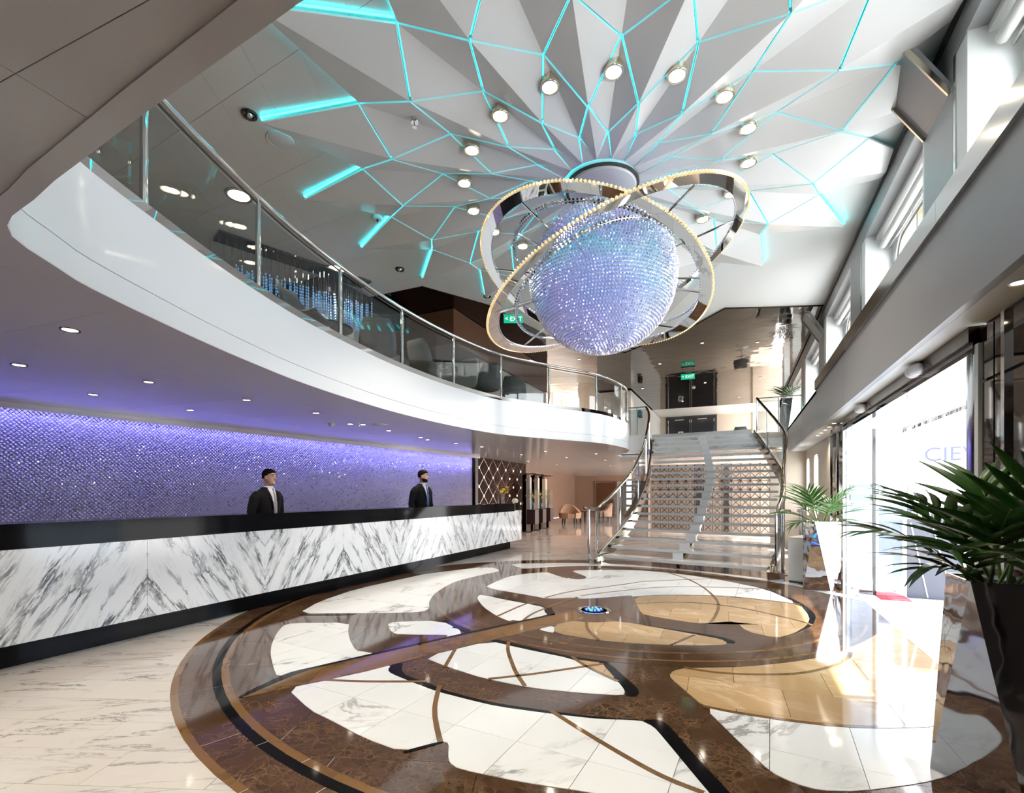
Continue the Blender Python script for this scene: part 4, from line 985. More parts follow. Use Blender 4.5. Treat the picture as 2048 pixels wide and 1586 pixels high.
# ------------------------------------------------------------------ ceiling lamps
def downlight(name, label, group, loc, r, mat_trim, power, col=(1, .88, .70), spot=115, glow='lamp', deep=.0):
    t = thing(name, label, 'lamp', loc, 0, group)
    MB().lathe([(r * .78, .004), (r * .80, -.003), (r * 1.0, -.006), (r * 1.05, .0), (r * 1.05, .012)], (0, 0, 0), 20).build('trim_ring', mat_trim, t, 40)
    MB().lathe([(.001, -.002), (r * .77, -.002), (r * .78, .012)], (0, 0, 0), 20).build('lens', glow, t, 40)
    if power:
        l = bpy.data.lights.new('lamp_light', 'SPOT'); l.energy = power; l.color = col; l.spot_size = R(spot); l.spot_blend = .6; l.shadow_soft_size = .05
        o = bpy.data.objects.new('lamp_light', l); COL.objects.link(o); o.parent = t; o.location = (0, 0, -.03)
    return t
for k in range(18):
    a = R(-91.2 + 20 * k)
    t_ = downlight('downlight', 'warm downlight in the star ceiling ring, %s anticlockwise from the lamp at its top' % ORD[k], 'ring of lamps in the star ceiling', (SC[0] + 1.56 * math.cos(a), SC[1] + 1.56 * math.sin(a), ZT - .062), .082, 'lamp_trim', 72, col=(1, .93, .82), spot=84)
    MB().lathe([(.084, .0), (.080, .075)], (0, 0, 0), 20).build('housing', 'lamp_trim', t_, 40)
for i, p in enumerate([(-5.53, 3.95), (-5.9, 5.9)]):
    downlight('downlight', ('large round downlight over the balcony seen through the second glass pane', 'large round downlight over the balcony before the crystal curtain')[i], None, (p[0], p[1], CEIL - .01), .15, 'lamp_trim', 90, spot=150)
soffl_fill = [(-.2, -.9), (-2.2, -.6), (-4.2, -.4), (-6.2, .2), (-1.2, .1)]  # unseen lamps added to brighten the near low ceiling
for x, y in soffl_fill: downlight('downlight', 'added unseen fill light in the low ceiling behind the viewpoint', 'added fill lights behind the viewpoint', (x, y, SOF), .055, 'lamp_dark', 95, spot=140)
soffl = [(-3.805, 1.582), (-5.207, 1.839), (-4.918, 2.623), (-4.888, 3.58), (-4.872, 4.529), (-6.097, 3.713), (-6.057, 2.709), (-5.05, 5.578), (-5.15, 6.282), (-5.25, 7.296), (-5.22, 8.45), (-5.08, 9.3), (-4.6, 11.9), (-3.6, 13.2), (-4.0, 15.8), (-5.812, 8.311), (-5.639, 5.94), (-4.8, 14.2), (-5.6, 12.6), (-3.2, 16.6), (-6.3, 17.5), (-4.6, 19), (-5.5, 22), (-3.6, 23), (-6.8, 25.5), (-4.6, 27)]
soffl = [(x * 1.087, y * 1.087) if k < 12 else (x, y) for k, (x, y) in enumerate(soffl)]
for i, (x, y) in enumerate(soffl):
    if i == 0: downlight('downlight', 'recessed downlight with dark rim nearest the rounded balcony corner', None, (x, y, SOF), .055, 'lamp_dark', 16, spot=100)
    elif i == 1: downlight('downlight', 'recessed downlight with dark rim at the left above the crystal wall start', None, (x, y, SOF), .055, 'lamp_dark', 16, spot=100)
    else: downlight('downlight', 'small recessed downlight under the balcony, %s from left' % ORD[sorted(range(2, len(soffl)), key=lambda q: across(soffl[q])).index(i)], 'small downlights in the low ceiling', (x, y, SOF), .05, 'lamp_dark', 26 if y < 11 else 45, spot=110 if y < 11 else 140, col=(1, .82, .66) if y < 11 else (1, .72, .5))
for i in range(5):
    downlight('downlight', '%s tiny spot from the entrance door in the row of five under the beam' % ORD[i], 'row of spots under the beam', (1.30, 8.7 + .42 * i, 2.418), .035, 'white', 22, spot=140)
for i, y in enumerate((2.80, 3.3)):
    downlight('downlight', ('round downlight under the beam nearest the frame edge', 'round downlight under the beam above the dark mirror columns')[i], None, (1.28, y, 2.418), .04, 'white', 6)
brs = [(-3.6, 9.6), (-3.9, 12.6), (-2.0, 14), (-.8, 12.5), (.4, 13), (-3, 17), (-1, 17), (.6, 17), (-2, 20), (0, 20)]
for i, (x, y) in enumerate(brs):
    downlight('downlight', 'tiny dark rimmed spot in the bronze mirror ceiling, %s from left' % ORD[sorted(range(len(brs)), key=lambda q: across(brs[q])).index(i)], 'spots in the bronze ceiling', (x, y, CEIL - .02), .04, 'lamp_dark', 18, spot=140)
# other ceiling fittings
def fitting(name, label, cat, loc, kind):
    t = thing(name, label, cat, loc)
    if kind == 'spot':
        MB().lathe([(.04, .01), (.045, -.015), (.07, -.02), (.075, .0), (.075, .01)], (0, 0, 0), 18).build('trim_ring', 'lens', t, 40)
        MB().ball((0, 0, -.0), .036, seg=12, rings=8).build('bulb', 'chrome', t, True)
    elif kind == 'speaker':
        MB().lathe([(.001, -.012), (.10, -.012), (.115, -.006), (.12, .0)], (0, 0, 0), 24).build('grille', 'plastic', t, 40)
        MB().lathe([(.115, -.004), (.125, -.010), (.132, .0)], (0, 0, 0), 24).build('rim', 'plastic', t, 40)
    elif kind == 'sprinkler':
        MB().lathe([(.001, -.006), (.035, -.006), (.04, .0)], (0, 0, 0), 14).build('plate', 'chrome', t, 40)
        MB().tube([(0, 0, -.005), (0, 0, -.045)], .010, 8).build('nozzle', 'champ', t, 40)
        MB().lathe([(.001, -.045), (.022, -.047), (.022, -.05), (.001, -.05)], (0, 0, 0), 12).build('deflector', 'chrome', t)
    elif kind == 'camera':
        MB().lathe([(.001, -.045), (.05, -.045), (.062, -.03), (.065, .0)], (0, 0, 0), 20).build('housing', 'plastic', t, 40)
        MB().ball((.0, 0, -.045), .036, seg=16, rings=10).build('dome', 'plastic', t, True)
        MB().ball((.018, -.018, -.062), .018, seg=12, rings=8).build('lens', 'lens', t, True)
    elif kind == 'detector':
        MB().lathe([(.001, -.04), (.03, -.04), (.045, -.025), (.05, .0)], (0, 0, 0), 18).build('cover', 'plastic', t, 40)
        MB().lathe([(.05, -.008), (.06, -.008), (.062, .0)], (0, 0, 0), 18).build('base', 'plastic', t, 40)
    elif kind == 'dome':
        MB().lathe([(.001, .0), (.055, .0), (.055, -.05), (.001, -.05)], (0, 0, 0), 20).build('base', 'ledge', t, 40)
        MB().ball((0, 0, -.06), .05, seg=18, rings=12).build('dome', 'ledge', t, True)
    return t
fitting('spotlight', 'black rimmed spotlight at the tip of a glowing star point', 'lamp', (-4.26, 3.15, CEIL), 'spot')
fitting('spotlight', 'black rimmed spotlight above the balcony rail below the star points', 'lamp', (-4.98, 6.35, CEIL), 'spot')
fitting('spotlight', 'black rimmed spotlight near the bronze ceiling left of the rings', 'lamp', (-4.2, 7.9, CEIL), 'spot')
fitting('ceiling_speaker', 'flat round white speaker in the ceiling beside a star point', 'speaker', (-4.28, 3.51, CEIL), 'speaker')
fitting('sprinkler', 'chrome sprinkler on a star facet left of the globe', 'sprinkler', (-2.79, 3.78, ZT - .05), 'sprinkler')
fitting('sprinkler', 'small sprinkler on the flat ceiling over the balcony rail', 'sprinkler', (-5.7, 5.3, CEIL), 'sprinkler')
fitting('dome_camera', 'white dome camera on the ceiling between two star points', 'camera', (-4.31, 5.03, CEIL), 'camera')
fitting('smoke_detector', 'white smoke detector on the bronze ceiling above the stairs', 'detector', (-1.4, 17.6, CEIL - .02), 'detector')
fitting('smoke_detector', 'white smoke detector under the balcony end beside the stairs', 'detector', (-2.99, 12.45, SOF), 'detector')
fitting('smoke_detector', 'white smoke detector in the low ceiling over the first clerk side', 'detector', (-5.9, 5.8, SOF), 'detector')
fitting('sprinkler', 'dark sprinkler in the low ceiling above the second clerk', 'sprinkler', (-5.6, 6.1, SOF), 'sprinkler')
fitting('access_hatch_speaker', 'oval raised white speaker in the low ceiling above the desk', 'speaker', (-5.25, 6.2, SOF), 'speaker')
fitting('dome_camera', 'hanging dome camera before the glass display columns', 'camera', (-6.5, 15.1, SOF), 'camera')
def sensor(y, lab):
    t = thing('door_sensor', lab, 'sensor', (1.31, y, 2.36))
    m = MB().ball((0, -.05, 0), .06, .07, .05, 14, 10); m.build('sensor_lobe', 'plastic', t, True)
    MB().ball((0, .05, 0), .06, .07, .05, 14, 10).build('sensor_lobe', 'plastic', t, True)
    MB().box(-.01, -.03, .0, .03, .03, .06).build('bracket', 'joint', t)
sensor(5.0, 'grey two-lobed door sensor on the header above the near glass door')
sensor(6.95, 'grey two-lobed door sensor on the header above the far glass door')
def exit_sign(loc, lab, rz):
    t = thing('exit_sign', lab, 'sign', loc, rz)
    MB().box(-.19, -.008, -.16, .19, .008, 0).build('sign_plate', 'exit', t)
    text('sign_letters', 'EXIT', .12, 'exit_white', t, (.05, -.010, -.085), (R(90), 0, 0))
    text('sign_arrow', '<', .11, 'exit_white', t, (-.135, -.010, -.08), (R(90), 0, 0))
    MB().box(-.2, -.015, 0, .2, .015, .02).build('sign_rail', 'chrome', t)
    for x in (-.15, .15): MB().box(x - .004, -.004, .02, x + .004, .004, .12).build('hanger', 'chrome', t)
exit_sign((-4.05, 8.72, 4.90), 'green exit sign hanging behind the chandelier ring', R(25))
exit_sign((-1.36, 15.1, 4.88), 'green exit sign hanging in the middle of the bronze ceiling', 0)

# ------------------------------------------------------------------ people
def ell(cx, cy_, z, rx, ry, n=20, sq=2.0):
    P = []
    for k in range(n):
        a = 2 * math.pi * k / n; c, s_ = math.cos(a), math.sin(a)
        P.append((cx + rx * math.copysign(abs(c) ** (2 / sq), c), cy_ + ry * math.copysign(abs(s_) ** (2 / sq), s_), z))
    return P
def voxel(o, v, smooth=2):
    md = o.modifiers.new('one_skin', 'REMESH'); md.mode = 'VOXEL'; md.voxel_size = v; md.use_smooth_shade = True
    s_ = o.modifiers.new('soften', 'SMOOTH'); s_.factor = .5; s_.iterations = smooth
def head_mb(m, c, turn=0.):
    # head faces +X (turned by turn); c = chin-level neck joint
    H = .225; rings = []
    prof = [(-.115, .045, .040, .030), (-.100, .060, .052, .022), (-.075, .076, .062, .014), (-.045, .086, .068, .006), (-.015, .092, .073, .002), (.02, .096, .077, -.002), (.055, .096, .078, -.006), (.085, .086, .072, -.010), (.105, .064, .056, -.012), (.118, .03, .028, -.012)]
    for z, rx, ry, cx in prof:
        ring = []
        for k in range(28):
            a = 2 * math.pi * k / 28; x = rx * math.cos(a); y = ry * math.sin(a)
            f = max(0, math.cos(a))
            if -.01 < z < .04: x -= .008 * max(0, 1 - abs(abs(a if a < math.pi else 2 * math.pi - a) - .42) / .3)
            ring.append((cx + x, y, z))
        rings.append(ring)
    hm = MB().loft(rings)
    hm.loft([ell(.094, 0, -.040, .020, .019, 10), ell(.100, 0, -.030, .026, .017, 10), ell(.094, 0, .005, .016, .011, 10), ell(.088, 0, .035, .010, .010, 10)])   # nose
    hm.ball((.084, 0, -.066), .014, .026, .009, 10, 6)           # lips
    hm.ball((.078, 0, -.098), .020, .024, .016, 10, 6)           # chin
    for s_ in (-1, 1):
        hm.ball((-.004, s_ * .080, -.01), .020, .010, .032, 10, 8)   # ears
        hm.ball((.078, s_ * .034, .038), .014, .026, .008, 10, 6)    # brows
    ca, sa = math.cos(turn), math.sin(turn)
    m.add([(c[0] + x * ca - y * sa, c[1] + x * sa + y * ca, c[2] + z) for x, y, z in hm.v], hm.f)
def hand_mb(m, w, d, sgn):
    d = Vector(d).normalized(); w = Vector(w); sd = Vector((0, sgn, 0)); up = d.cross(sd)
    m.loft([[tuple(w + d * t + Vector((0, 1, 0)) * yy * .9 + up * zz) for yy, zz in ((-.035 * k, -.014), (.035 * k, -.014), (.035 * k, .014), (-.035 * k, .014))] for t, k in ((0, .8), (.05, 1.1), (.085, 1.05))])
    for i, ln in enumerate((.065, .078, .072, .056)):
        b = w + d * .08 + Vector((0, 1, 0)) * (-.030 + .020 * i)
        m.tube([b, b + d * ln * .5 - up * .006, b + d * ln - up * .026], [.0085, .008, .007], 8)
    b = w + d * .02 - Vector((0, sgn, 0)) * .035
    m.tube([b, b + d * .03 - Vector((0, sgn, 0)) * .022, b + d * .06 - Vector((0, sgn, 0)) * .024 - up * .01], [.012, .011, .009], 8)
def man(name, label, loc, rz, hgt, turn, tie, beard):
    t = thing(name, label, 'person', loc, rz); t.scale = (hgt / 1.80,) * 3
    hc = (.03, 0, 1.682)
    b = MB()
    b.loft([ell(-.005, 0, .90, .11, .165), ell(0, 0, 1.02, .10, .145), ell(0, 0, 1.2, .115, .16), ell(-.005, 0, 1.36, .115, .185), ell(-.01, 0, 1.45, .09, .16), ell(0, 0, 1.50, .062, .085), ell(.008, 0, 1.54, .056, .060), ell(.018, 0, 1.62, .055, .056)])
    head_mb(b, hc, turn)
    for s_ in (-1, 1):
        b.tube([(0, s_ * .09, .92), (.01, s_ * .10, .70), (.015, s_ * .10, .50), (-.005, s_ * .10, .28), (-.01, s_ * .10, .08)], [.088, .078, .055, .052, .040], 12)
        b.loft([ell(.05, s_ * .105, .0, .13, .045), ell(.04, s_ * .105, .05, .11, .042), ell(0, s_ * .10, .10, .05, .04)])
        b.tube([(-.01, s_ * .17, 1.44), (-.03, s_ * .225, 1.30), (-.035, s_ * .255, 1.13), (.03, s_ * .25, 1.0), (.09, s_ * .235, .90)], [.055, .048, .042, .036, .028], 12)
        hand_mb(b, (.09, s_ * .235, .90), (.35, 0, -.93), s_)
    o = b.build('body', 'skin', t); voxel(o, .0085, 3)
    j = MB()
    j.loft([ell(0, 0, .80, .135, .19, 24, 2.4), ell(0, 0, .95, .13, .185, 24, 2.3), ell(.0, 0, 1.10, .128, .172, 24, 2.2), ell(.0, 0, 1.26, .140, .195, 24, 2.3), ell(-.005, 0, 1.38, .138, .215, 24, 2.4), ell(-.012, 0, 1.455, .105, .195, 24, 2.4), ell(-.012, 0, 1.50, .085, .125, 24, 2.2), ell(-.008, 0, 1.535, .074, .080, 24)])
    for s_ in (-1, 1):
        j.tube([(-.01, s_ * .155, 1.435), (-.02, s_ * .215, 1.36), (-.035, s_ * .25, 1.22), (-.038, s_ * .268, 1.12), (.03, s_ * .26, 1.0), (.085, s_ * .24, .915)], [.070, .074, .064, .060, .052, .044], 14)
    jo = j.build('jacket', 'suit', t); voxel(jo, .012, 3)
    tr = MB()
    tr.loft([ell(-.005, 0, .80, .115, .17), ell(-.005, 0, .95, .12, .17), ell(0, 0, 1.0, .11, .16)])
    for s_ in (-1, 1): tr.tube([(0, s_ * .09, .88), (.01, s_ * .10, .70), (.015, s_ * .10, .50), (-.005, s_ * .10, .28), (-.01, s_ * .10, .07)], [.105, .092, .074, .068, .062], 14)
    to_ = tr.build('trousers', 'suit', t); voxel(to_, .014, 2)
    # shirt front: a wedge proud of the jacket opening, then collar and tie
    def fx(z): return .150 if z < 1.34 else .150 - (z - 1.34) * .34
    rows = [(1.515, .058), (1.47, .072), (1.40, .060), (1.32, .044), (1.22, .026), (1.12, .008)]
    vs = []; fs = []
    for z, w in rows:
        x = fx(z) - .008
        vs += [(x - .035, -w, z), (x + .006, -w * .5, z), (x + .010, 0, z), (x + .006, w * .5, z), (x - .035 + .0, w, z)]
    for i in range(len(rows) - 1):
        for k in range(4): fs.append((i * 5 + k, i * 5 + k + 1, i * 5 + k + 6, i * 5 + k + 5))
    s_o = MB().add(vs, fs); s_o.loft([ell(.008, 0, 1.505, .074, .074, 20), ell(.016, 0, 1.548, .062, .063, 20)], cap=False)
    so = s_o.build('shirt', 'shirt', t, 60)
    md = so.modifiers.new('cloth', 'SOLIDIFY'); md.thickness = .006
    tb = MB(); tr_ = [(1.515, .016), (1.49, .018), (1.47, .012), (1.40, .020), (1.30, .026), (1.20, .028), (1.10, .026)]
    rg = [[(fx(z) + .010, -w, z), (fx(z) + .020, 0, z), (fx(z) + .010, w, z), (fx(z) - .01, 0, z)] for z, w in tr_]
    tb.loft(rg).build('tie', tie, t, 50)
    for s_ in (-1, 1):                                   # lapels
        lp = MB(); P = [(fx(1.50) - .03, s_ * .060, 1.505), (fx(1.44) - .004, s_ * .085, 1.43), (fx(1.36) + .004, s_ * .088, 1.37), (fx(1.34) + .006, s_ * .062, 1.33), (fx(1.12) + .004, s_ * .010, 1.11), (fx(1.30), s_ * .034, 1.30), (fx(1.42), s_ * .052, 1.42)]
        lp.add(P + [(x - .012, y, z) for x, y, z in P], [tuple(range(7)), tuple(range(7, 14))[::-1]] + [(k, (k + 1) % 7, (k + 1) % 7 + 7, k + 7) for k in range(7)]).build('lapel', 'suit', jo)
    # hair cap
    hr = []
    for z, rx, ry, cx in [(-.02, .088, .078, -.022), (.01, .094, .081, -.020), (.05, .100, .084, -.012), (.075, .104, .082, -.005), (.10, .086, .070, -.006), (.122, .056, .048, -.010), (.132, .02, .02, -.010)]:
        ring = []
        for k in range(24):
            a = 2 * math.pi * k / 24; x = cx + rx * math.cos(a); y = ry * math.sin(a)
            if z < .07: x = min(x, .012 if z < .04 else .055)
            ring.append((x, y, z))
        hr.append(ring)
    hmb = MB().loft(hr); ca, sa = math.cos(turn), math.sin(turn)
    rotm = lambda V: [(hc[0] + x * ca - y * sa, hc[1] + x * sa + y * ca, hc[2] + z) for x, y, z in V]
    h = MB(); h.add(rotm(hmb.v), hmb.f); h.build('hair', 'hair', t, True)
    for s_ in (-1, 1):
        e = MB().ball((.084, s_ * .033, .016), .010, .014, .008, 10, 8); q = MB(); q.add(rotm(e.v), e.f); eo = q.build('eye', 'panel_beige', t, True)
        e = MB().ball((.0925, s_ * .033, .016), .004, .006, .006, 8, 6); q = MB(); q.add(rotm(e.v), e.f); q.build('iris', 'lens', eo, True)
        e = MB().beam((.094, s_ * .016, .040), (.088, s_ * .052, .041), .008, .006); q = MB(); q.add(rotm(e.v), e.f); q.build('eyebrow', 'hair', t)
    mo = MB().ball((.0965, 0, -.066), .003, .020, .003, 10, 6); q = MB(); q.add(rotm(mo.v), mo.f); q.build('mouth', 'chair_tan', t, True)
    if beard:
        br = []
        for z, rx, ry, cx in [(-.122, .050, .044, .032), (-.105, .068, .057, .023), (-.08, .080, .067, .013), (-.055, .083, .0715, .006), (-.045, .078, .070, .004)]:
            br.append([(cx + rx * math.cos(a_), ry * math.sin(a_), z) for a_ in [R(-100 + 200 * k / 18) for k in range(19)]])
        bm_ = MB().loft(br, cap=False, closed=False); q = MB(); q.add(rotm(bm_.v), bm_.f); bo = q.build('beard', 'hair', t, True)
        md = bo.modifiers.new('hair_depth', 'SOLIDIFY'); md.thickness = .006
    return t
man('person', 'man in black suit with grey tie behind the desk before the crystal wall, head turned', (-6.1, 4.80, 0), R(4), 1.70, R(10), 'tie_grey', False)
man('person', 'bearded man in black suit with blue tie standing behind the far part of the desk', (-5.85, 8.18, 0), R(-8), 1.83, R(24), 'tie_blue', True)

# ------------------------------------------------------------------ potted palms
def leaf_mesh(wd, ln, droop):
    m = MB(); n = 7; vs = []; fs = []
    for i in range(n):
        t = i / (n - 1); w = wd * math.sin(math.pi * min(1, .12 + t * .88) ** .8) * (1 - .15 * t) + .0015; x = ln * t; z = -droop * t * t * ln
        vs += [(x, -w, z + w * .35), (x, 0, z), (x, w, z + w * .35), (x, -w, z + w * .35 - .002), (x, 0, z - .003), (x, w, z + w * .35 - .002)]
    for i in range(n - 1):
        a = i * 6; b = a + 6
        fs += [(a, b, b + 1, a + 1), (a + 1, b + 1, b + 2, a + 2), (a + 4, b + 4, b + 3, a + 3), (a + 5, b + 5, b + 4, a + 4), (a, a + 3, b + 3, b), (a + 2, b + 2, b + 5, a + 5)]
    return m.add(vs, fs).mesh('leaflet', 'leaf', True)
def antiprism(h, rt, rbm, rot):
    T = [(rt * math.cos(R(rot + 45 + 90 * k)), rt * math.sin(R(rot + 45 + 90 * k)), h) for k in range(4)]
    B = [(rbm * math.cos(R(rot + 90 * k)), rbm * math.sin(R(rot + 90 * k)), 0) for k in range(4)]
    I = [(x * .93, y * .93, h) for x, y, z in T]; I2 = [(x * .90, y * .90, h - .08) for x, y, z in T]
    m = MB(); vs = T + B + I + I2; fs = [(7, 6, 5, 4)]
    for k in range(4):
        k2 = (k + 1) % 4
        fs += [(k, 4 + k2, k2)[::-1], (4 + k, 4 + k2, k)]
        fs += [(k, k2, 8 + k2, 8 + k), (8 + k, 8 + k2, 12 + k2, 12 + k)]
    fs += [(12, 13, 14, 15)]
    return m.add(vs, fs), [(T[k], B[k], B[(k + 1) % 4]) for k in range(4)]
def palm(label, loc, h, rt, rbm, rot, fronds, scale, nl, lw, mat_pot='hammered', seed=1):
    rnd = random.Random(seed)
    t = thing('potted_palm', label, 'potted plant', loc)
    m, edges = antiprism(h, rt, rbm, rot); p = m.build('planter', mat_pot, t)
    MB().prism([(rt * .9 * math.cos(R(rot + 45 + 90 * k)), rt * .9 * math.sin(R(rot + 45 + 90 * k))) for k in range(4)], h - .09, h - .04).build('soil', 'soil', p)
    lm = leaf_mesh(lw, 1., .28)
    src = bpy.data.objects.new('leaflet', lm)
    for (az, el, ln, stemf) in fronds:
        d = Vector((math.cos(R(az)), math.sin(R(az)), 0)); ln *= scale; P = []; b = Vector((d.x * .03, d.y * .03, h - .05)) + Vector((rnd.uniform(-.03, .03), rnd.uniform(-.03, .03), 0))
        e = R(el); pos = b.copy(); ns = 14; bend = R(rnd.uniform(55, 80)) * (1.15 - el / 120)
        for i in range(ns + 1):
            P.append(pos.copy()); tt = i / ns
            ee = e - bend * max(0, tt - stemf * .6) ** 1.5 * 1.35
            pos = pos + (d * math.cos(ee) + Vector((0, 0, 1)) * math.sin(ee)) * (ln / ns)
        fr = MB().tube(P, [.011 * scale * (1 - .75 * i / ns) + .002 for i in range(ns + 1)], 6).build('frond', 'stem', t, 40)
        for k in range(nl):
            tt = stemf + (1 - stemf) * (k + .5) / nl; x = tt * ns; i = min(int(x), ns - 1); q = P[i].lerp(P[i + 1], x - i); tg = (P[i + 1] - P[i]).normalized()
            sd = tg.cross(Vector((0, 0, 1))).normalized(); upv = sd.cross(tg).normalized()
            L_ = scale * (.50 * math.sin(math.pi * (.18 + .70 * (k + .5) / nl)) + .06) * rnd.uniform(.85, 1.1)
            for s_ in (-1, 1):
                f = .42 + .5 * (k / nl)
                dr = (tg * f + sd * s_ * (1 - f * .5) + upv * rnd.uniform(.05, .3)).normalized()
                zx = (upv + sd * s_ * rnd.uniform(-.2, .1)); zx = (zx - dr * zx.dot(dr)).normalized(); yy = zx.cross(dr)
                c = src.copy(); COL.objects.link(c); c.parent = fr
                c.matrix_local = Matrix.Translation(q) @ Matrix((dr, yy, zx)).transposed().to_4x4() @ Matrix.Diagonal((L_, L_ * .9 + .05, L_, 1))
    return t
palm('large dark green palm in faceted polished steel planter by the dark mirror columns', (1.10, 3.03, 0), .95, .205, .25, 0,
     [(178, 42, .95, .32), (205, 60, .95, .35), (150, 64, .95, .35), (120, 50, .90, .35), (232, 40, .80, .3), (262, 60, .85, .35), (275, 74, 1.0, .4), (95, 76, .95, .4), (285, 45, .75, .3), (190, 34, .55, .3), (340, 70, .85, .4)], .60, 6, .075, seed=4)
palm('green palm in tall faceted silver planter beside the far end of the glass door', (1.06, 8.06, 0), .965, .24, .25, 18,
     [(190, 55, .8, .35), (170, 30, .8, .3), (230, 68, .8, .4), (280, 50, .7, .35), (120, 66, .75, .4), (60, 56, .7, .35), (20, 40, .65, .35), (330, 66, .75, .4), (200, 15, .55, .3), (350, 20, .5, .3)], .72, 7, .045, seed=7)
palm('small palm in silver planter up on the landing beside the upper windows', (1.16, 15.2, DECK), .95, .19, .19, 10,
     [(190, 55, .8, .3), (150, 66, .8, .3), (240, 60, .8, .3), (300, 60, .7, .3), (80, 74, .8, .3), (210, 30, .6, .3)], .55, 6, .05, seed=9)

# ------------------------------------------------------------------ white cabinet and post by the stairs
t = thing('side_cabinet', 'low grey white cabinet standing between stair foot and silver planter', 'cabinet', (.90, 8.72, 0), R(-24))
MB().box(-.12, -.27, .03, .12, .27, .67).build('carcass', 'white', t)
MB().box(-.125, -.275, .67, .125, .275, .69).build('cabinet_top', 'panel_white', t)
MB().box(-.11, -.26, 0, .11, .26, .03).build('plinth', 'joint', t)
MB().box(-.10, -.276, .05, .10, -.27, .65).build('door', 'white', t)
t = thing('queue_post', 'chrome barrier post with top bar behind the low white cabinet', 'post', (.98, 9.8, 0))
MB().tube([(0, 0, 0), (0, 0, 1.05)], .03, 12).build('pole', 'chrome', t, 40)
MB().lathe([(.001, 0), (.15, 0), (.15, .015), (.03, .03)], (0, 0, 0), 24).build('foot', 'chrome', t, 40)
MB().tube([(-.06, 0, 1.06), (.06, 0, 1.06)], .028, 10).build('top_bar', 'chrome', t, 40)

# ------------------------------------------------------------------ flowers on the desk
t = thing('branch_vase', 'tall glass vase of dry twigs and yellow orchids at the end of the desk', 'vase', (-5.25, 11.05, .94))
t.location = (-5.45, 11.0, .94)
MB().lathe([(.001, 0), (.085, 0), (.085, .40), (.08, .40), (.08, .015), (.001, .015)], (0, 0, 0), 22).build('glass_vase', 'glass', t, 40)
MB().lathe([(.001, .016), (.078, .016), (.078, .12), (.001, .12)], (0, 0, 0), 18).build('water', 'glass', t, 40)
rnd = random.Random(5)
for k in range(26):
    a = rnd.uniform(0, 6.28); rr = rnd.uniform(.05, .42); hh = rnd.uniform(.65, 1.12)
    P = [(.03 * math.cos(a), .03 * math.sin(a), .02), (.07 * math.cos(a), .07 * math.sin(a), .4)]
    for j in range(1, 5): P.append((P[-1][0] + rr / 4 * math.cos(a) + rnd.uniform(-.05, .05), P[-1][1] + rr / 4 * math.sin(a) + rnd.uniform(-.05, .05), .4 + (hh - .4) * j / 4))
    m = MB().tube(P, [.006, .006, .005, .004, .003, .002], 5)
    for j in range(2, 6):
        q = Vector(P[j]); m.tube([q, q + Vector((rnd.uniform(-.09, .09), rnd.uniform(-.09, .09), rnd.uniform(.0, .1)))], [.003, .0015], 4)
    m.build('twig', 'branch', t)
def bloom(par, c, r, seed):
    rn = random.Random(seed); m = MB()
    for k in range(6):
        a = 6.28 * k / 6 + rn.random(); m.ball((c[0] + r * .6 * math.cos(a) * .6, c[1] + r * .6 * math.sin(a), c[2] + rn.uniform(-.4, .6) * r), r * .5, r * .55, r * .42, 8, 6)
    m.build('blossom', 'yellow', par, True)
for i, c in enumerate([(.08, -.02, .52), (.10, .06, .46), (.12, .09, .55), (.05, -.08, .47), (.08, .14, .48)]): bloom(t, c, .055, i)
t = thing('hydrangea_vase', 'slim glass vase with one cream flower head on the marble desk end', 'vase', (-5.12, 11.12, .94))
MB().lathe([(.001, 0), (.03, 0), (.022, .02), (.014, .10), (.018, .17), (.015, .17), (.010, .1), (.001, .02)], (0, 0, 0), 14).build('glass_vase', 'glass', t, 40)
MB().tube([(0, 0, .02), (0, 0, .20)], .005, 6).build('stem', 'stem', t)
m = MB(); rnd = random.Random(2)
for k in range(46):
    th = math.acos(1 - 1.7 * (k + .5) / 46); a = k * 2.4
    m.ball((.062 * math.sin(th) * math.cos(a), .062 * math.sin(th) * math.sin(a), .235 + .05 * math.cos(th)), .021, seg=7, rings=5)
m.build('flower_head', 'hydrangea', t, True)

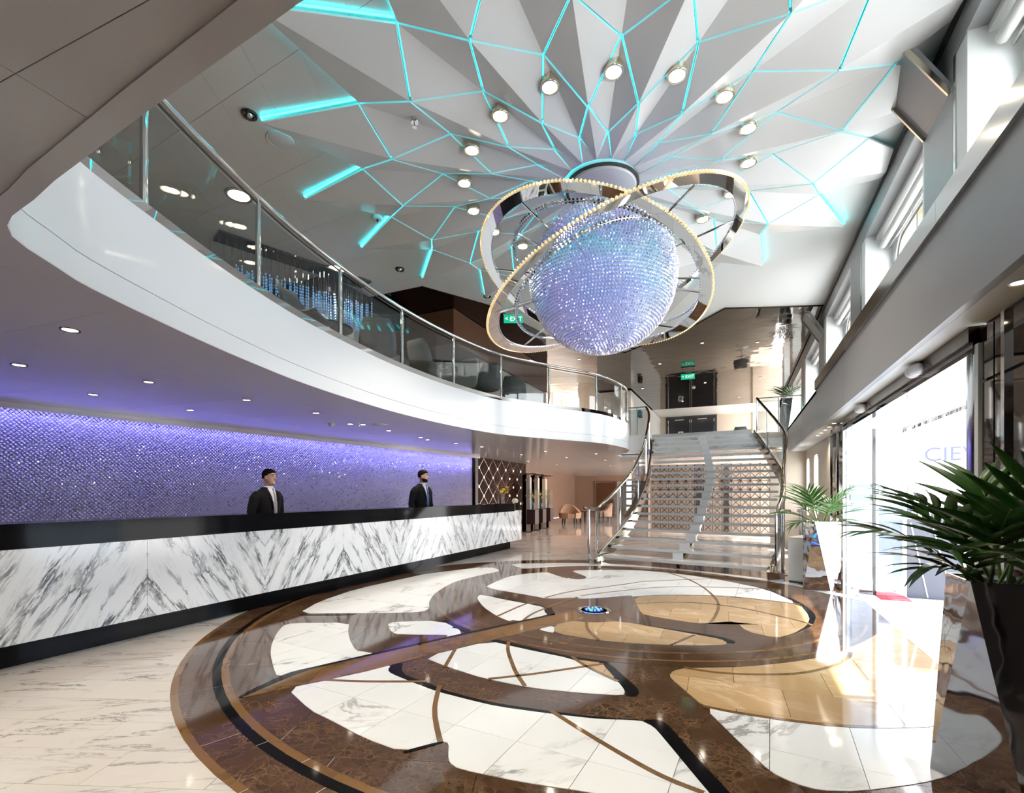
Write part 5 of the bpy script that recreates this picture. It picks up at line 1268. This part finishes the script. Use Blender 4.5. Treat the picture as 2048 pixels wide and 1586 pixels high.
# ------------------------------------------------------------------ display columns beyond the desk
for i, (x, y) in enumerate([(-6.72, 15.95), (-6.82, 16.95), (-6.90, 17.95)]):
    t = thing('display_column', ('mirrored display column with dark cabinet nearest the studded wood wall', 'middle mirrored display column with dark cabinet and glass box', 'third mirrored display column beside the lounge chairs')[i], 'display stand', (x, y, 0))
    MB().box(-.30, -.08, 0, -.14, .16, 2.05).build('pillar', 'bronze', t)
    MB().box(-.14, -.10, 0, .0, .06, 1.95).build('pillar', 'panel_beige', t)
    MB().box(-.08, -.20, .28, .24, .16, .80).build('cabinet', 'wood_dark', t)
    MB().box(.02, -.05, .02, .10, .05, .28).build('cabinet_leg', 'bronze', t)
    MB().box(-.16, -.22, 0, .12, .18, .02).build('foot_plate', 'joint', t)
    g = MB()
    for q in ((-.06, -.19, .80, .22, -.185, 1.52), (-.06, .145, .80, .22, .15, 1.52), (.215, -.19, .80, .22, .15, 1.52)): g.box(*q)
    g.build('glass_case', 'glass', t)
    MB().box(-.20, -.10, 2.05, .24, .14, 2.08).build('cap', 'wood_dark', t)
    v = thing('orchid_vase', ('glass vase of yellow orchids in the case nearest the desk', 'glass vase of yellow orchids in the middle display case', 'glass vase of yellow orchids in the third display case')[i], 'vase', (x + .08, y - .02, .80))
    MB().lathe([(.001, 0), (.06, 0), (.06, .20), (.055, .20), (.055, .01), (.001, .01)], (0, 0, 0), 16).build('glass_vase', 'glass', v, 40)
    for j in range(3):
        a = 2.1 * j + i; P = [(0, 0, .01), (.02 * math.cos(a), .02 * math.sin(a), .25), (.05 * math.cos(a), .07 * math.sin(a), .42 + .06 * j)]
        MB().tube(P, .004, 5).build('stem', 'stem', v); bloom(v, P[2], .042, j + 10 * i)

# ------------------------------------------------------------------ lounge seats in the lower hall
def lounge(loc, rz, lab, w=.86):
    t = thing('lounge_chair', lab, 'chair', loc, rz)
    rg = []
    for k in range(15):
        a = R(20 + 320 * k / 14); hgt = .50 + .40 * max(0, math.cos((a - math.pi))) ** 1.5
        rg.append([(w * .5 * math.cos(a), w * .5 * math.sin(a), .25), (w * .5 * math.cos(a) * 1.06, w * .5 * math.sin(a) * 1.06, hgt), (w * .42 * math.cos(a), w * .42 * math.sin(a), hgt), (w * .38 * math.cos(a), w * .38 * math.sin(a), .25)])
    MB().loft(rg).build('backrest', 'chair_tan', t, 50)
    MB().lathe([(.001, .26), (w * .40, .26), (w * .42, .36), (w * .38, .44), (.001, .45)], (0, 0, 0), 20).build('seat', 'chair_tan', t, 40)
    for sx in (-1, 1):
        for sy in (-1, 1): MB().beam((sx * .26, sy * .26, .26), (sx * .29, sy * .29, 0), .05, .05).build('leg', 'wood_dark', t)
    return t
lounge((-7.0, 21.2, 0), R(-60), 'tan rounded lounge chair with dark legs beyond the display columns', 1.0)
lounge((-6.1, 23.6, 0), R(200), 'tan lounge chair half hidden by the low table in the far hall', .9)
t = thing('low_table', 'dark wooden low table between the tan lounge chairs', 'table', (-6.3, 22.4, 0))
MB().box(-.5, -.4, .50, .5, .4, .55).build('table_top', 'wood', t)
for sx in (-1, 1):
    for sy in (-1, 1): MB().box(sx * .45 - .03, sy * .35 - .03, 0, sx * .45 + .03, sy * .35 + .03, .50).build('leg', 'wood_dark', t)

# ------------------------------------------------------------------ upper deck furniture behind the railing
def shell_chair(loc, rz, lab):
    t = thing('shell_chair', lab, 'chair', loc, rz)
    rg = []
    for i in range(9):
        u = i / 8
        if u < .5: c = (-.22 + .44 * (u / .5), 0, .46 - .03 * math.sin(math.pi * u / .5)); nrm = (0, 0, 1); w = .25
        else: q = (u - .5) / .5; c = (.24 + .10 * q, 0, .46 + .42 * q); nrm = (-1, 0, .25); w = .26 - .08 * q ** 3
        row = []
        for k in range(9):
            y = w * (k - 4) / 4; b = (y / .26) ** 2 * (.10 if u > .35 else .05)
            row.append((c[0] + nrm[0] * b, y, c[2] + nrm[2] * b))
        rg.append(row)
    vs = [p for r_ in rg for p in r_]; fs = [(i * 9 + k, i * 9 + k + 1, (i + 1) * 9 + k + 1, (i + 1) * 9 + k) for i in range(8) for k in range(8)]
    o = MB().add(vs, fs).build('shell', 'chair_grey', t, True); md = o.modifiers.new('padding', 'SOLIDIFY'); md.thickness = .035; md.offset = 0
    MB().tube([(.02, 0, .06), (.02, 0, .44)], .022, 10).build('pedestal', 'chrome', t, 40)
    for k in range(4):
        a = R(45 + 90 * k); MB().tube([(.02, 0, .07), (.02 + .27 * math.cos(a), .27 * math.sin(a), .012)], .013, 6).build('leg', 'chrome', t)
    return t
shell_chair((-4.75, 4.3, DECK), R(200), 'dark grey shell chair at the far left behind the second glass pane')
shell_chair((-4.9, 5.75, DECK), R(-55), 'grey shell chair turned beside the yellow tulips behind the railing')
shell_chair((-4.78, 6.85, DECK), R(-100), 'dark grey shell chair close behind the fourth glass pane')
shell_chair((-4.62, 8.66, DECK), R(-40), 'grey shell chair tilted before the white wall behind the railing')
shell_chair((-4.5, 9.75, DECK), R(-70), 'grey shell chair behind the tilted one near the exit notice')
shell_chair((.1, 20.5, DECK), R(-100), 'grey brown armchair back on the landing before the beige wall')
def round_table(loc, lab, r=.33):
    t = thing('round_table', lab, 'table', loc)
    MB().lathe([(.001, .70), (r, .70), (r + .01, .715), (r, .73), (.001, .73)], (0, 0, 0), 30).build('table_top', 'dark', t, 40)
    MB().lathe([(.001, 0), (.24, 0), (.24, .012), (.03, .03), (.03, .70)], (0, 0, 0), 20).build('pedestal', 'chrome', t, 40)
round_table((-5.3, 5.15, DECK), 'dark round table behind the railing under the blue crystal curtain')
round_table((-5.1, 7.7, DECK), 'dark round table between grey chairs behind the railing')
t = thing('tulip_vase', 'bunch of yellow tulips standing before white faceted wall panels', 'flowers', (-5.62, 6.45, DECK + .74))
MB().box(-.2, -.2, -.74, .2, .2, 0).build('plinth', 'panel_white', t)
MB().lathe([(.001, 0), (.10, 0), (.13, .18), (.12, .18), (.09, .01)], (0, 0, 0), 20).build('bowl', 'panel_white', t, 40)
rnd = random.Random(8)
for k in range(22):
    a = rnd.uniform(0, 6.28); rr = .28 * math.sqrt(rnd.random()); z = .44 - .5 * rr + rnd.uniform(-.05, .06)
    e = (rr * math.cos(a), rr * math.sin(a), z)
    s_ = MB().tube([(0, 0, .1), (e[0] * .5, e[1] * .5, z * .7), e], .006, 5).build('stem', 'stem', t)
    MB().ball((e[0], e[1], z + .035), .03, .03, .045, 8, 7).build('tulip_head', 'yellow', s_, True)
t = thing('crystal_curtain', 'hanging curtain of blue lit crystal strands over the balcony lounge', 'light fitting', (-6.1, 5.4, CEIL))
MB().beam((-.55, -1.0, -.02), (.25, 1.15, -.02), .34, .03).build('ceiling_plate', 'upperdark', t)
rnd = random.Random(3)
for i in range(26):
    for j in range(3):
        u = i / 25; x = -.55 + .8 * u + (j - 1) * .11 + rnd.uniform(-.03, .03); y = -1.0 + 2.15 * u + rnd.uniform(-.03, .03)
        z1 = -.35 - rnd.uniform(0, .06); z0 = -.55 - .45 * u * rnd.uniform(.6, 1.1)
        s_ = MB().tube([(x, y, -.02), (x, y, z1)], .0025, 4).build('wire', 'chrome', t)
        m = MB(); n = int((z1 - z0) / .045)
        for k in range(max(2, n)): m.octa((x, y, z1 - .045 * (k + .5)), (.016, 0, 0), (0, .016, 0), (0, 0, .023))
        m.build('crystal_strand', 'curtain', s_)
t = thing('fire_notice', 'small red and white fire notice on the upper wall behind the railing', 'sign', (-5.115, 10.75, 3.55))
MB().box(0, -.09, 0, .008, .09, .30).build('plate', 'sign_white', t)
MB().box(.008, -.07, .13, .012, .07, .28).build('symbol', 'red', t)
t = thing('wall_speaker', 'dark square box on the white upper wall behind the railing', 'speaker', (-3.4, 18.4, 4.2))
MB().box(0, -.15, 0, .12, .15, .26).build('box', 'joint', t); MB().box(.12, -.12, .03, .13, .12, .23).build('grille', 'lens', t)

# ------------------------------------------------------------------ outside the entrance
struct('ground_outside', MB().box(1.99, -14, -.10, 60, 46, -.03), 'ground')
hl = struct_root('wall_hull')
MB().box(1.62, -2.2, 2.46, 1.94, 3.7, 2.5).build('hull_strip', 'hull', hl)
MB().box(1.45, -2.2, 0, 1.98, 3.9, 2.46).build('hull_panel', 'hull', hl)
MB().box(1.60, 9.3, 0, 1.98, 11.6, 2.46).build('hull_panel', 'hull', hl)
t = thing('gangway_canopy', 'silver canopy over the gangway outside the glass doors', 'canopy', (1.99, 6.2, 0))
MB().box(.02, -2.2, 2.18, .85, 2.0, 2.22).build('canopy_sheet', 'foil', t)
MB().box(.02, -2.2, 2.22, .85, 2.0, 2.27).build('canopy_top', 'hull', t)
MB().box(.83, -2.2, 2.10, .88, 2.0, 2.28).build('canopy_edge', 'ledge', t)
for y in (-2.1, 1.9): MB().tube([(.84, y, 0), (.84, y, 2.18)], .03, 10).build('canopy_post', 'ledge', t, 40)
t = thing('terminal_building', 'pale terminal building with blue windows across the quay outside', 'building', (22, 10, 0))
MB().box(0, -16, 0, 4, 24, 6).build('wall', 'hull', t)
for k in range(9):
    w_ = MB().box(-.05, -14 + 4 * k, 2.4, 0, -11.4 + 4 * k, 4.2).build('window', 'bluebox', t); MB().box(-.08, -12.75 + 4 * k, 2.4, -.05, -12.65 + 4 * k, 4.2).build('mullion', 'hull', w_)
for k in range(9): MB().box(-.04, -14 + 4 * k, 0, 0, -11.6 + 4 * k, 1.6).build('window', 'bluebox', t)
t = thing('outdoor_box', 'tall dark blue grey box standing outside beside the gangway', 'planter', (2.30, 8.15, -.03))  # plain dark box with a rim and slanted lines
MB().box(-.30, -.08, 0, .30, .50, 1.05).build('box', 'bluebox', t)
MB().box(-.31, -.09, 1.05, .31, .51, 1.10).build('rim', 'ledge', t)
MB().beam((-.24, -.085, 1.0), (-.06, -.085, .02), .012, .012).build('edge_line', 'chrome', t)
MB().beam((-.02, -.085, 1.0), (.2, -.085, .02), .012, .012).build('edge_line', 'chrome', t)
tag(MB().box(1.64, 7.6, -.03, 1.97, 7.9, .010).build('door_mat', 'red'), 'red mat lying outside the open glass door', 'mat')
t = thing('gangway_shade_panel', 'added dark panel standing in for hull shadow and reflection beyond the far door glass', 'shade panel', (2.0, 11.3, -.03))  # added panel, its dark colour stands in for hull shadow and reflection
MB().box(0, 0, .22, .95, .03, 1.15).build('panel', 'bluebox', t)
for x in (.03, .92): MB().tube([(x, .015, 0), (x, .015, 1.2)], .025, 8).build('post', 'ledge', t, 40)
MB().box(-.02, -.01, 1.15, .97, .04, 1.2).build('top_rail', 'ledge', t)
t = thing('gangway_sign', 'white sign board with blue letters outside the glass doors', 'sign', (4.6, 15.0, 0), R(-18))
MB().box(-.9, 0, 1.6, .9, .05, 3.0).build('board', 'sign_white', t)
text('sign_letters', 'CIEV', .48, 'ink_blue', t, (0, -.01, 2.3), (R(90), 0, 0), .004)
for k in range(6): MB().box(-.85, -.006, 2.68 + .05 * k, .85, 0, 2.69 + .05 * k).build('printed_line', 'bluebox', t)
for x in (-.8, .8): MB().tube([(x, .03, -.03), (x, .03, 1.6)], .03, 8).build('leg', 'ledge', t)
